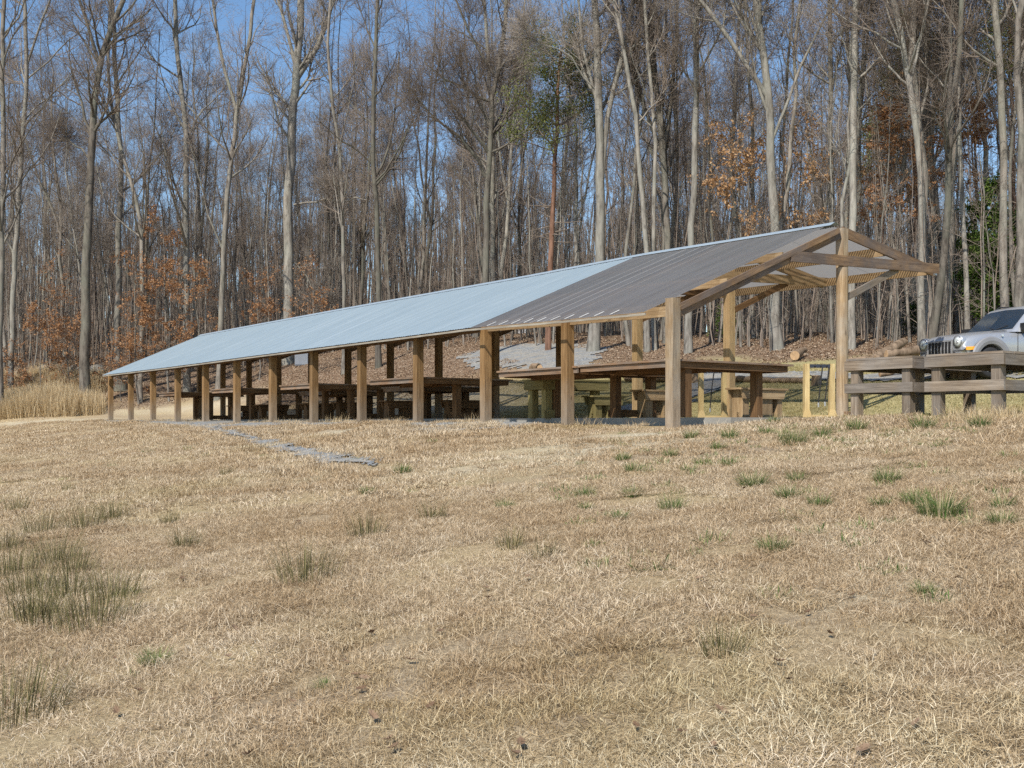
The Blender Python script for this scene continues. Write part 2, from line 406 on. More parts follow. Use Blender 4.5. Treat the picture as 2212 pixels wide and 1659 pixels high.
# ================================================================ GROUND
def pip(px, py, poly):
    inside = np.zeros(px.shape, bool); n = len(poly); j = n-1
    for i in range(n):
        xi, yi = poly[i]; xj, yj = poly[j]
        c = ((yi > py) != (yj > py)) & (px < (xj-xi)*(py-yi)/(yj-yi+1e-12)+xi)
        inside ^= c; j = i
    return inside
gxs = np.concatenate([np.linspace(-320, -47, 28), np.linspace(-45, 26, 330), np.linspace(28, 320, 28)])
gys = np.concatenate([np.linspace(-30, 1.6, 14), np.linspace(1.8, 78, 300), np.geomspace(80, 330, 40)])
GX, GY = np.meshgrid(gxs, gys)
GZ = gz(GX.ravel(), GY.ravel())
ny, nx = GX.shape
idx = np.arange(nx*ny).reshape(ny, nx)
Fq = np.stack([idx[:-1, :-1], idx[:-1, 1:], idx[1:, 1:], idx[1:, :-1]], -1).reshape(-1, 4)
gw = w_of(GX, GY).ravel(); gs = s_of(GX, GY).ravel()
gX = GX.ravel(); gY = GY.ravel()
def litter_amt(X, Y):
    w = w_of(X, Y); s = s_of(X, Y)
    edge = 14.4-1.0*np.clip(s-1, 0, 5)
    a = np.clip((w-edge)/2.2+(fbm(X*.5, Y*.5)-.5)*1.6, 0, 1)
    b = np.clip((Y-59.5)/3+(fbm(X*.4, Y*.4)-.5)*2, 0, 1)*(X < 5)
    c = np.clip((s-5)/2, 0, 1)*np.clip((w-7.5)/1.5+(fbm(X*.6, Y*.6)-.5)*2, 0, 1)
    return np.clip(np.maximum(np.maximum(a, b), c), 0, 1)
def green_amt(X, Y):
    w = w_of(X, Y); s = s_of(X, Y)
    a = np.clip((w-5.3)/.8, 0, 1)*np.clip((5.5-s)/1.5, 0, 1)
    b = np.clip((-1.5-s)/.5, 0, 1)*np.clip((w-.8)/1.5, 0, 1)
    return np.clip(np.maximum(a, b), 0, 1)*(1-litter_amt(X, Y))
def soil_amt(X, Y):
    w = w_of(X, Y); s = s_of(X, Y)
    t = np.zeros_like(X)
    def blob(x, y, rx, ry, amp=1.0):
        h = hit(x, y); d = ((X-h[0])/rx)**2+((Y-h[1])/ry)**2
        return amp*np.exp(-d)
    for b in ((1960, 1272, .55, .35), (1850, 1262, .4, .25, .7), (700, 938, 3.0, .9, .9), (560, 934, 3, .7, .6), (60, 913, 6, .8, .9), (230, 915, 3, .5, .6),
              (1400, 938, 2.0, .5, 1.1), (1250, 975, 2.0, .6, 1.1), (1120, 1003, 2.0, .5, .95), (1330, 955, 1.8, .5, 1.05)):
        t = np.maximum(t, blob(*b))
    bank = np.clip((w-5.8)/.8, 0, 1)*np.clip((9.8-w)/1.2, 0, 1)*np.clip((s-3.6)/1, 0, 1)*np.clip((9-s)/2, 0, 1)*.95
    far = np.clip(1-np.abs(Y-58.8)/2.2, 0, 1)*np.clip((X+24)/3, 0, 1)*np.clip((-12-X)/3, 0, 1)*.7
    strip = np.clip(1-np.abs(w-.1)/.9, 0, 1)*.35*(s > 0)
    t = np.maximum(np.maximum(np.maximum(t, bank), strip), far)
    return np.clip(t*(.55+fbm(X*1.3, Y*1.3)*.9), 0, 1)
def ground_mat():
    m, nt, out = newmat('field_ground'); N = NT(nt)
    ge = N.n('ShaderNodeNewGeometry').outputs['Position']
    A = lambda k: N.n('ShaderNodeAttribute', attribute_name=k).outputs['Fac']
    n0 = N.noise(ge, .35, 5, .65); n1 = N.noise(ge, 3.0, 6, .7); n2 = N.noise(ge, 22, 5, .75); n3 = N.noise(ge, 70, 3, .7)
    mixn = N.math('ADD', N.math('MULTIPLY', n2, .6), N.math('MULTIPLY', n3, .4))
    straw = N.ramp(mixn, [(.30, (.18, .13, .07)), (.48, (.40, .305, .17)), (.66, (.60, .48, .29))])
    greyb = N.ramp(mixn, [(.30, (.16, .12, .08)), (.5, (.34, .26, .17)), (.68, (.52, .42, .28))])
    c = N.mix(N.ramp(n0, [(.40, 0), (.60, 1)]), straw, greyb)
    olive = N.ramp(mixn, [(.32, (.15, .135, .055)), (.5, (.35, .31, .15)), (.68, (.54, .46, .27))])
    c = N.mix(A('green'), c, olive)
    c = N.mix(N.math('MULTIPLY', N.ramp(N.noise(ge, .5, 4), [(.55, 0), (.72, 1)]), .35), c, olive)
    soil = N.ramp(mixn, [(.3, (.34, .28, .18)), (.6, (.58, .51, .37))])
    c = N.mix(A('soil'), c, soil)
    vo = N.n('ShaderNodeTexVoronoi', feature='F1'); vo.inputs['Scale'].default_value = 14; N.l(ge, vo.inputs['Vector'])
    leaf = N.ramp(vo.outputs['Color'], [(.2, (.10, .07, .05)), (.5, (.22, .16, .115)), (.8, (.36, .28, .20)), (1, (.52, .45, .35))])
    leaf = N.mix(.5, leaf, N.ramp(mixn, [(.35, (.06, .038, .024)), (.6, (.26, .165, .10))]))
    c = N.mix(A('litter'), c, leaf)
    N.principled(out, c, .95, 0, .1, bump=N.math('ADD', mixn, N.math('MULTIPLY', n1, .5)), bstr=.8, bdist=.05)
    return m
def gravel_mat():
    m, nt, out = newmat('grey_crushed_gravel'); N = NT(nt)
    ge = N.n('ShaderNodeNewGeometry').outputs['Position']
    vo = N.n('ShaderNodeTexVoronoi', feature='F1'); vo.inputs['Scale'].default_value = 24; N.l(ge, vo.inputs['Vector'])
    c = N.ramp(vo.outputs['Color'], [(.15, (.11, .117, .12)), (.5, (.21, .222, .228)), (.85, (.31, .322, .325))])
    c = N.mix(N.ramp(N.noise(ge, 1.6, 5, .75), [(.42, 0), (.62, .75)]), c, (.32, .285, .225))
    N.principled(out, c, .9, 0, .2, bump=vo.outputs['Distance'], bstr=.5, bdist=.02)
    return m
M['ground'] = ground_mat(); M['gravel'] = gravel_mat()
me = np_mesh('ground', np.stack([gX, gY, GZ], -1), Fq, M['ground'], True,
             {'litter': ('POINT', litter_amt(gX, gY)*(1-np.clip(soil_amt(gX, gY)*1.3, 0, 1))), 'green': ('POINT', green_amt(gX, gY)), 'soil': ('POINT', soil_amt(gX, gY))})
tag(link('ground', me), kind='structure')
gravel_polys = []
def gravel(name, pix, res=.16, wob=.5):
    P = [hit(x, y)[:2] for x, y in pix]
    gravel_polys.append(P)
    xs = np.arange(min(p[0] for p in P)-1, max(p[0] for p in P)+1, res); ys = np.arange(min(p[1] for p in P)-1, max(p[1] for p in P)+1, res)
    X, Y = np.meshgrid(xs, ys); cx = (X[:-1, :-1]+res/2); cy = (Y[:-1, :-1]+res/2)
    keep = pip(cx+(fbm(cx*1.5, cy*1.5)-.5)*wob*3+(rng.random(cx.shape)-.5)*wob*.5, cy+(fbm(cx*1.5+50, cy*1.5)-.5)*wob*3+(rng.random(cx.shape)-.5)*wob*.5, P)
    Z = gz(X.ravel(), Y.ravel())+.035
    id_ = np.arange(X.size).reshape(X.shape)
    q = np.stack([id_[:-1, :-1], id_[:-1, 1:], id_[1:, 1:], id_[1:, :-1]], -1)[keep]
    u, inv = np.unique(q.ravel(), return_inverse=True)
    V = np.stack([X.ravel(), Y.ravel(), Z], -1)[u]
    o = link(name, np_mesh(name, V, inv.reshape(-1, 4), M['gravel'], True)); tag(o, kind='structure')
    return o
gravel('gravel_trail', [(375, 914), (440, 916), (540, 949), (600, 954), (660, 969), (740, 986), (812, 1000), (810, 1009), (740, 1002), (650, 986), (560, 964), (470, 934)], .08, .3)
gravel('gravel_strip', [(210, 909), (320, 908), (430, 908), (600, 909), (790, 912), (780, 918), (640, 919), (520, 924), (430, 922), (330, 916), (240, 913)], .12, .35)
gravel('gravel_strip', [(850, 926), (890, 917), (940, 914), (1060, 914), (1150, 917), (1110, 925), (990, 931), (870, 933)], .08, .3)
gravel('gravel_road', [(985, 776), (1050, 752), (1180, 744), (1300, 748), (1300, 768), (1290, 790), (1420, 803), (1700, 804), (2000, 809), (2212, 812), (2700, 812), (2700, 822), (1990, 819), (1750, 819), (1600, 818), (1500, 820), (1300, 812), (1150, 800), (1040, 795)], .2, .5)
gravel('gravel_path', [(1490, 818), (1590, 818), (1565, 838), (1500, 862), (1430, 888), (1408, 901), (1300, 901), (1360, 874), (1450, 845)], .1, .3)
# ================================================================ SHELTER
WR = lambda s: float(np.interp(s, [-1, 0, 1, 2, 3, 4, 5, 6, 9, 11], [5.17, 5.07, 4.9, 4.76, 4.64, 4.52, 4.44, 4.37, 4.26, 4.23]))
ZR = lambda s: float(np.interp(s, [-1, .9, 2.5, 4.2, 11], [4.37, 4.40, 4.33, 4.30, 4.25]))
ZE = lambda s: float(np.interp(s, [-1, 0, 1, 2, 5, 8, 11], [2.09, 2.14, 2.21, 2.20, 2.19, 2.16, 2.17]))
WE = -.45; RW = 3.62; RD = .60
def zl(s, w): return ZE(s)+(ZR(s)-ZE(s))*(w-WE)/(WR(s)-WE)
def zr(s, w): return ZR(s)-RD*(w-WR(s))/RW
sh = thing('open_shelter', 'long open-sided timber shelter with a low metal roof beside the field', 'shelter', (A0[0], A0[1], 0), TH)
SB = 1.0
def roof_mesh(s0, s1, side, mat, name, dz=0.0):
    pitch = .068 if s0 < 1 else .11
    n = int((s1-s0)*BAY/pitch*6); y = np.linspace(s0*BAY, s1*BAY, n)
    cor = .005*np.sin(2*np.pi*y/pitch)
    K = 10; V = []
    ss = y/BAY
    wr = np.interp(ss, [-1, 0, 1, 2, 3, 4, 5, 6, 9, 11], [5.17, 5.07, 4.9, 4.76, 4.64, 4.52, 4.44, 4.37, 4.26, 4.23])
    zR = np.interp(ss, [-1, .9, 2.5, 4.2, 11], [4.37, 4.40, 4.33, 4.30, 4.25]); zE = np.interp(ss, [-1, 0, 1, 2, 5, 8, 11], [2.09, 2.14, 2.21, 2.20, 2.19, 2.16, 2.17])
    lap = .006*((y/.66) % 1.0)           # each sheet laps over the next one
    for k in range(K+1):
        t = k/K
        if side < 0: w = WE+(wr-WE)*t; z = zE+(zR-zE)*t
        else: w = wr+RW*1.03*t; z = zR-RD*1.03*t
        V.append(np.stack([w, y, z+cor+lap+dz], -1))
    V = np.array(V)                       # K+1, n, 3
    id_ = np.arange((K+1)*n).reshape(K+1, n)
    q = np.stack([id_[:-1, :-1], id_[1:, :-1], id_[1:, 1:], id_[:-1, 1:]], -1).reshape(-1, 4)
    if side > 0: pass
    me = np_mesh(name, V.reshape(-1, 3), q, mat, True)
    return link(name, me, sh)
roof_mesh(-.93, SB, -1, M['plastic'], 'plastic_roof')
roof_mesh(-.93, SB, 1, M['plastic'], 'plastic_roof')
roof_mesh(SB, 10.93, -1, M['metal'], 'metal_roof', .006)
roof_mesh(SB, 10.93, 1, M['plastic'], 'plastic_roof', .006)  # hidden far slope: plastic chosen so sun can reach the bank behind
b = MB()
ys = np.linspace(-.98, 10.95, 40)
for sgn in (-1, 1):
    vs = []
    for s in ys:
        wr, z = WR(s), ZR(s)+.035
        vs.append((wr, s*BAY, z+.01)); vs.append((wr+sgn*.17, s*BAY, (zl(s, wr-.17) if sgn < 0 else zr(s, wr+.17))+.024))
    b.add(vs, [(2*i, 2*i+1, 2*i+3, 2*i+2) if sgn > 0 else (2*i, 2*i+2, 2*i+3, 2*i+1) for i in range(len(ys)-1)])
b.build('ridge_cap', M['cap'], sh)
GZS = lambda w, y: g1(*(A0[0]+w*NX+y*UX, A0[1]+w*NY+y*UY))
for s in range(-1, 12):
    y = s*BAY
    top = zl(s, 0)-.045 if s > -1 else 2.36
    jx = (random.random()-.5)*.02
    MB().beam((jx, y if s > -1 else y-.10, GZS(0, y)-.3), (0, y if s > -1 else y-.10, top), .20, .20, up=(0, 1, 0)).build('post', M['postgrey'] if s < 0 else M['post'], sh)
for s in range(-1, 12):
    y = s*BAY; wp = WR(s)
    if s == -1:
        pl = MB().tube([(wp, y-.12, -.15), (wp, y-.12, 1.5), (wp, y-.12, 3.38)], [.135, .13, .128], 18)
        pl.beam((wp+.02, y-.10, 3.38), (wp+.02, y-.10, 4.24), .17, .2, up=(0, 1, 0))
        pl.build('pole', M['postgrey'], sh)
    else:
        MB().beam((wp, y, -.1), (wp, y, zl(s, wp)-.1), .20 if s < 2 else .19, .20, up=(0, 1, 0)).build('pole', M['newpost'] if s in (0, 1) else M['post'], sh)
    yo = y+(-.04 if s == -1 else 0)
    wr = WR(s); mt = M['rafter'] if s == -1 else (M['shadewood'] if s > 0 else M['purlin'])
    # rafters either side of the pole
    a = MB(); a.beam((.08, yo-(.10 if s == -1 else 0), zl(s, .08)-.20), (wr-.12, yo-(.10 if s == -1 else 0), zl(s, wr-.12)-.20), .05, .22)
    if s == -1: a.beam((.10, yo-.15, zl(s, .1)-.115), (wr-.2, yo-.15, zl(s, wr-.2)-.115), .045, .12)
    a.build('rafter', mt, sh)
    a = MB(); a.beam((wr+.1, yo, zr(s, wr+.1)-.15), (wr+RW, yo, zr(s, wr+RW)-.15), .05, .22)
    a.build('rafter', mt, sh)
    MB().beam((3.35, yo-.145 if s == -1 else yo-.13, 3.46), (wr+RW-.02, yo-.16 if s == -1 else yo-.13, 3.66), .05, .225).build('tie_beam', mt if s != 0 else M['purlin'], sh)
    MB().beam((wp+.1, yo-.08, 2.72), (wp+2.05, yo-.08, 3.52), .05, .14).build('brace', M['greywood'] if s == -1 else M['shadewood'], sh)
for w, h in ((.0, .2), (1.7, .16), (3.4, .16)):
    for s in range(-1, 11):
        MB().beam((w, s*BAY+.06, zl(s, w)-.15), (w, (s+1)*BAY-.06, zl(s+1, w)-.15), .045, h).build('purlin', M['purlin'] if s < 1 else M['shadewood'], sh)
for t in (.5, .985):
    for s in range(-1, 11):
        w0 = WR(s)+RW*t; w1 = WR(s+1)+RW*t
        MB().beam((w0, s*BAY+.04, zr(s, w0)-.14), (w1, (s+1)*BAY-.04, zr(s+1, w1)-.14), .045, .2).build('purlin', M['purlin'] if s < 4 else M['shadewood'], sh)
fb = MB()
for s in np.arange(-.93, 10.5, 1.0):
    e = min(s+1, 10.93); fb.beam((WE+.03, s*BAY, ZE(s)-.035), (WE+.03, e*BAY, ZE(e)-.035), .03, .045)
fb.build('eave_board', M['fascia'], sh)
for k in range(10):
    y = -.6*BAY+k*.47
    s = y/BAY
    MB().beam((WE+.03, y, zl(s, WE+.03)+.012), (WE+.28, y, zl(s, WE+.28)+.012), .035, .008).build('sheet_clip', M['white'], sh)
for s, w, dz in ((-1, WR(-1)-.16, -.2), (-1, WR(-1)+.2, -.17), (-1, .12, -.2), (-1, WR(-1)+RW+.04, -.12)):
    z = (zl(s, w) if w < WR(-1) else zr(s, w))+dz
    MB().box(w-.03, w+.03, s*BAY-.10, s*BAY-.01, z-.12, z+.1).build('hanger_bracket', M['galv'], sh)
# slab
sl = MB(); sl.v = []
for i in range(8):
    a = -1.12+i*1.56; e = a+1.55
    sl.box(1.32, WR(a)+.45, a*BAY, e*BAY, -.25, .095+.002*(i % 2))
o = sl.build('concrete_floor', M['concrete'], None, (A0[0], A0[1], 0), TH); tag(o, kind='structure')
# ================================================================ COUNTERS AND STOOLS
def wl(w, y, z=0): return (A0[0]+w*NX+y*UX, A0[1]+w*NY+y*UY, z)
def counter(w0, y0, ulen, wing, label, mat=None, zt=1.085, wing_only=False, railmat=None, group='shooting counters under the shelter roof'):
    mat = mat or M['shadewood']
    t = thing('counter_table', label, 'table', wl(w0, y0, .1), TH, group)
    tp = MB(); ap = MB()
    D = .80
    if not wing_only:
        for k in range(6): tp.box(-.04+k*.295, .245+k*.295, -.05, ulen, zt-.04, zt)
        MB().box(.0, .045, -.04, ulen-.04, zt-.15, zt-.043).build('front_board', M['rail'], t)
        ap.box(.95, 1.0, D, ulen-.04, zt-.20, zt-.043); ap.box(1.65, 1.70, D, ulen-.04, zt-.19, zt-.043); ap.box(.15, 1.65, ulen-.09, ulen-.045, zt-.16, zt-.043)
    x0 = 1.74 if not wing_only else -.04
    for k in range(4): tp.box(x0, wing+.12+.05*(k % 2), -.05+k*.225, .165+k*.225, zt-.04, zt)
    ap.box(.10, wing-.05, 0, .045, zt-.17, zt-.043); ap.box(1.05, wing-.05, D-.045, D, zt-.17, zt-.043); ap.box(wing-.05, wing-.005, 0, D, zt-.17, zt-.043)
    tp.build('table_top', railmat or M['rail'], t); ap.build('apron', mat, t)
    legs = [(wing-.45, .32), (1.45, .35), (1.45, ulen-.35)]
    if y0 < -2: legs = [(wing-.62, .32), (.40, .14)]
    for x, y in legs: MB().beam((x, y, 0), (x, y, zt-.05), .17, .19, up=(0, 1, 0)).build('leg', mat, t)
    if y0 > -2: MB().box(1.35, wing-.3, .46, .50, .02, .18).build('foot_board', mat, t)
    return t
counter(.08, -1.03*BAY, 2.85, 3.30, 'long brown counter at the open right end, nearest the weathered corner post', zt=1.11)
counter(.08, -.06*BAY, 2.85, 2.95, 'brown counter with a darker board under its top, beside the greenish timber table', zt=1.10)
counter(.08, 2.05*BAY, 2.6, 2.95, 'shaded counter whose dark arm ends left of the thick double post', zt=1.09)
counter(.08, 4.05*BAY, 2.5, 2.95, 'shaded counter with a sunlit front board, under the middle of the metal roof', zt=1.10)
counter(.08, 6.05*BAY, 2.5, 2.95, 'shaded counter with a thin sunlit front board, between the sixth and seventh front posts', zt=1.12)
counter(.08, 8.05*BAY, 2.4, 2.75, 'small looking dark counter nearest to the far left end of the shelter', zt=1.12)
counter(2.2, 3.1*BAY, 2.4, 2.2, 'dark counter standing back beside the pole row, around the fourth bay', zt=1.0)
counter(2.2, 5.1*BAY, 2.4, 2.2, 'dark shadowed counter set back from the front posts near mid shelter', zt=1.0)
# green treated rectangular table
t = thing('timber_table', 'new greenish treated timber table under the seam between plastic and metal roof', 'table', wl(1.15, .86*BAY, .1), TH)
tp = MB()
for k in range(4): tp.box(-.04, 2.05, -.42+k*.225, -.205+k*.225, .90, .94)
tp.build('table_top', M['green'], t)
ap = MB(); ap.box(0, 2.0, -.40, -.36, .68, .897); ap.box(0, 2.0, .40, .44, .68, .897); ap.box(-.03, .01, -.36, .40, .68, .897); ap.box(1.99, 2.03, -.36, .40, .68, .897)
ap.build('apron', M['green'], t)
for x, y in ((.16, -.25), (.60, -.25), (.16, .28), (1.72, -.2), (1.0, .3)): MB().beam((x, y, 0), (x, y, .75), .19, .17, up=(0, 1, 0)).build('leg', M['green'], t)
fb = MB(); fb.box(-.02, .62, -.40, -.35, 0, .2); fb.box(.75, 1.0, -.40, -.35, 0, .16); fb.build('foot_board', M['green'], t)
def stool(w0, y0, label, mat, L=1.2, h=.62, rz=0, group='low timber stools beside the counters'):
    t = thing('timber_stool', label, 'stool', wl(w0, y0, .1), TH+rz, group)
    MB().box(-.05, L+.05, -.03, .20, h-.04, h).box(-.05, L+.05, .205, .43, h-.04, h).build('seat', mat, t)
    a = MB()
    for y in (0, .36):
        vs = [(0, y, h-.043), (L, y, h-.043), (L-.07, y, h-.24), (.07, y, h-.24)]
        v2 = [(p[0], y+.04, p[2]) for p in vs]
        a.add(vs+v2, [(0, 3, 2, 1), (4, 5, 6, 7), (0, 1, 5, 4), (1, 2, 6, 5), (2, 3, 7, 6), (3, 0, 4, 7)], [[(0, 0), (0, .2), (L, .2), (L, 0)]]+[[(0, 0), (L, 0), (L, .2), (0, .2)]]*5)
    a.build('apron', mat, t)
    for x, q in ((.10, .20), (L*.5, .34), (L-.24, .16)): MB().box(x, x+q, .05, .35, 0, h-.045).build('leg', mat, t)
    MB().box(.10, L-.05, .15, .22, 0, .12).build('foot_board', mat, t)
    return t
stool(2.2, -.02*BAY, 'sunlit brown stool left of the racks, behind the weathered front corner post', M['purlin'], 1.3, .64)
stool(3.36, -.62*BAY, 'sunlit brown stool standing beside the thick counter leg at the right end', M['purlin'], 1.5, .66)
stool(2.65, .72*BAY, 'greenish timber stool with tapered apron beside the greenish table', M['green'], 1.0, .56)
stool(2.1, 2.6*BAY, 'dark tapered stool in the shade just left of the thick double post', M['shadewood'], 1.3, .54)
stool(1.6, 3.45*BAY, 'dark stool in the shade behind the fourth front post from the right', M['shadewood'], 1.2, .56)
stool(1.6, 4.5*BAY, 'dark stool with a jutting seat end near the pale sandy bank', M['shadewood'], 1.3, .56)
stool(1.6, 5.3*BAY, 'dark stool half hidden by a front post at mid shelter', M['shadewood'], 1.2, .56)
stool(1.5, 6.5*BAY, 'dark stool under the counter with the thin sunlit board', M['shadewood'], 1.2, .56)
stool(1.5, 7.4*BAY, 'dark low stool toward the far end of the shelter', M['shadewood'], 1.2, .56)
# yellow racks
def rack(x, y, Y, label):
    X = (x-CX)/F*Y
    t = thing('tool_rack', label, 'rack', (X, Y, .1), .10, 'fresh yellow racks')
    for a in (-.27, .27):
        MB().beam((a, 0, 0), (a, 0, 1.10), .10, .12, up=(0, 1, 0)).build('upright', M['yellow'], t)
        f = MB(); f.add([(a-.10, -.05, 0), (a+.10, -.05, 0), (a+.05, -.05, .16), (a-.05, -.05, .16), (a-.10, -.065, 0), (a+.10, -.065, 0), (a+.05, -.065, .16), (a-.05, -.065, .16)],
                        [(4, 5, 6, 7), (0, 3, 2, 1), (0, 4, 7, 3), (1, 2, 6, 5), (3, 7, 6, 2)], None); f.build('foot', M['yellow'], t)
    MB().box(-.22, .22, -.05, .05, 0, .05).build('base_board', M['yellow'], t)
    return t
rk = rack(1539, 897, 24.3, 'yellow pine rack standing in front of the left fresh-looking pole, half hidden under the counter')
r2 = rack(1769, 897, 21.9, 'yellow pine rack with a dark clamp rail on top, beside the round end pole')
for q, t in enumerate((r2, rk)):
    b = MB()
    b.tube([(-.24, 0, 1.06), (.24, 0, 1.05)], .022, 8)
    for k in range(4): b.box(-.21+k*.125, -.12+k*.125, -.05, .05, 1.02, 1.09)
    b.build('clamp_rail', M['checker'], t)
    for a, z in ((.06, .30), (.2, .32)) if q == 0 else ((.02, .22),):
        c = MB(); c.tube([(a, -.04, 1.02), (a-.05, -.06, .7), (a-.09, -.05, z)], [.014, .012, .012], 6); c.build('hanging_rod', M['black'], t)
        MB().tube([(a-.09, -.05, z), (a-.09, -.05, z-.09)], [.024, .018], 8).build('rod_tip', M['galv'], t)
# ================================================================ OUTDOOR TABLES
def outtable(cx, cy, zt, label, dep=2.15):
    z0 = g1(cx, cy); t = thing('timber_bench_table', label, 'table', (cx, cy, z0), TH, 'weathered tables on the bank')
    H = zt-z0; L = 1.32; g = M['greywood']
    a = MB()
    for k in range(6): a.box(-.02+k*dep/6, -.03+(k+1)*dep/6, -.02, L+.02, H-.038, H+.002*(k % 3))
    a.build('table_top', g, t)
    for z1, nm in ((H-.045, 'apron'), (H-.46, 'rail')):
        z2 = z1-.172
        MB().box(-.045, 0, -.045, L+.04, z2, z1).build(nm, g, t)
        MB().box(.003, dep, -.045, 0, z2-.004, z1-.004).build(nm, g, t)
        MB().box(dep, dep+.045, -.045, L+.04, z2, z1).build(nm, g, t)
        MB().box(.003, dep-.003, L, L+.045, z2-.004, z1-.004).build(nm, g, t)
    for x, y in ((.09, .12), (.09, L-.14), (dep-.1, .12), (dep-.1, L-.14)):
        MB().beam((x, y, -.25), (x, y, H-.045), .16, .16, up=(0, 1, 0)).build('leg', g, t)
    MB().beam((dep-.1, L-.18, .02), (dep-.35, L-.22, .5), .09, .12).build('brace', g, t)
    return t
outtable(6.99, 18.62, 1.165, 'grey weathered timber table on the bank nearest to the round pole')
outtable(7.88, 17.1, 1.15, 'grey weathered timber table on the bank, right in front of the silver car')
# small block at the pole foot
h = (6.78, 21.4)
tag(MB().box(-.09, .09, -.06, .06, 0, .12).build('timber_block', M['rafter'], None, (h[0], h[1], .095), .5), 'short brown timber offcut lying at the foot of the round pole', 'timber block')
# ================================================================ LOGS, STUMPS, ROCKS
def log(p0, p1, r0, r1, label, name='fallen_log', cat='log', mat='log', seed=0):
    rr = random.Random(seed); pts = []; rad = []
    for i in range(8):
        t = i/7; p = Vector(p0).lerp(Vector(p1), t)+Vector((rr.uniform(-1, 1), rr.uniform(-1, 1), rr.uniform(-1, 1)))*.02
        pts.append(p-Vector(p0)); rad.append((r0+(r1-r0)*t)*rr.uniform(.92, 1.08))
    b = MB(); b.tube(pts, rad, 12, cap=False)
    o = b.build(name, M[mat], None, p0)
    e = MB()
    for q, d, r in ((pts[0], pts[0]-pts[1], rad[0]), (pts[-1], pts[-1]-pts[-2], rad[-1])):
        e.tube([q, q+d.normalized()*.008], [r*.985, r*.97], 12)
    e.build('cut_end', M['logcut'], o)
    tag(o, label, cat); return o
def G(x, y, up=0, Y0=3.0): h = hit(x, y, Y0); return (h[0], h[1], h[2]+up)
def atg(x, Y, up=0): X = (x-CX)/F*Y; return (X, Y, g1(X, Y)+up)
log(atg(1815, 31.5, .16), atg(1893, 31.0, .30), .19, .19, 'dark mossy fallen log lying behind the round pole', seed=1)
log(atg(1880, 31.2, .22), atg(1952, 32.5, .62), .19, .13, 'tan log leaning up on the log pile', seed=2)
log(atg(1915, 30.2, .55), atg(1980, 30.6, .55), .10, .15, 'pale stubby log on top of the pile with its cut end to the right', seed=3)
log(atg(1915, 30.8, .52), atg(2000, 30.9, .22), .10, .08, 'thin grey branch log sloping down to the right on the pile', seed=4)
log(atg(1955, 29.2, .18), atg(2004, 29.3, .18), .10, .10, 'short pale sawn log beside the front of the silver car', seed=5)
log(atg(1900, 29.5, .12), atg(1960, 29.6, .14), .08, .06, 'low broken branch lying at the front of the log pile', seed=6)
log(G(1352, 824, .10), G(1462, 826, .10), .10, .10, 'long round edging timber lying between the counter and the gravel road', 'edging_log', 'edging timber', seed=7)
log(G(1590, 826, .09), G(1646, 826, .09), .10, .10, 'short edging timber lying right of the second fresh pole', 'edging_log', 'edging timber', seed=8)
log(G(1646, 828, .08), G(1735, 829, .08), .08, .08, 'thin edging timber half sunk in the grass behind the yellow racks', 'edging_log', 'edging timber', seed=9)
def stump(x, y, r, h, label, lean=0, seed=0, name='tree_stump', mat='log'):
    p = G(x, y); rr = random.Random(seed)
    b = MB(); b.tube([(0, 0, -.1), (0, 0, h*.3), (lean, 0, h)], [r*1.25, r, r*.93], 12, cap=False)
    o = b.build(name, M[mat], None, p)
    MB().tube([(lean, 0, h), (lean*1.02, 0, h+.012)], [r*.93, r*.9], 12).build('cut_end', M['logcut'], o)
    tag(o, label, 'stump'); return o
stump(1481, 826, .075, .30, 'slim upright stump just right of the edging timber end', .03, 1)
stump(1500, 828, .15, .30, 'squat grey stump next to the slim one behind the counter', 0, 2)
stump(2063, 818, .12, .26, 'short pale stump under the front of the silver car, the left of a pair', 0, 3)
stump(2077, 819, .10, .22, 'short pale stump under the front of the silver car, the right of a pair', 0, 4)
stump(1764, 833, .14, .26, 'grey stump behind the hanging rods of the right yellow rack', 0, 5)
log(G(1717, 782, .20), G(1738, 772, .26), .17, .10, 'dark rotten log chunk with a pale broken end near the trees', 'log_chunk', 'log', seed=12)
log(G(1151, 802, .12), G(1165, 802, .12), .17, .16, 'short round log end poking up above the counter edge', 'log_chunk', 'log', seed=13)
M['rock'] = simple('grey_rock', (.17, .16, .14), .95, var=.35, scale=4)
def rock(x, y, r, label, sq=.75, seed=0):
    p = G(x, y); bm = bmesh.new(); bmesh.ops.create_icosphere(bm, subdivisions=3, radius=r)
    rr = np.random.default_rng(seed)
    for v in bm.verts:
        k = .8+.45*float(fbm(v.co.x*2/r+seed*9, v.co.y*2/r+v.co.z*1.7/r))
        v.co *= k; v.co.z *= sq
    me = bpy.data.meshes.new('rock'); bm.to_mesh(me); bm.free(); me.materials.append(M['rock'])
    for pl in me.polygons: pl.use_smooth = True
    o = link('boulder', me); o.location = (p[0], p[1], p[2]+r*.25); tag(o, label, 'rock')
rock(97, 806, .50, 'grey boulder at the wood edge above the tall straw grass', seed=1)
rock(166, 808, .55, 'grey boulder hidden behind the ivy-dark trunk', seed=2)
rock(209, 806, .55, 'pale boulder between the ivy-dark trunk and the shelter roof tip', .7, seed=3)
stump(262, 842, .40, .55, 'dark hollow stump seen between the two leftmost front posts', .1, 7, mat='bark_dark')
# grey metal cabinet on the slope
p = G(651, 790); c = thing('metal_cabinet', 'small grey metal cabinet on the leafy slope behind the shelter', 'cabinet', p, .2)
MB().box(-.38, .38, -.25, .25, 0, .72).build('body', simple('grey_paint', (.28, .30, .33), .5), c)
MB().box(-.36, .36, -.27, -.252, .05, .68).build('door', simple('grey_paint_door', (.24, .26, .29), .5), c)
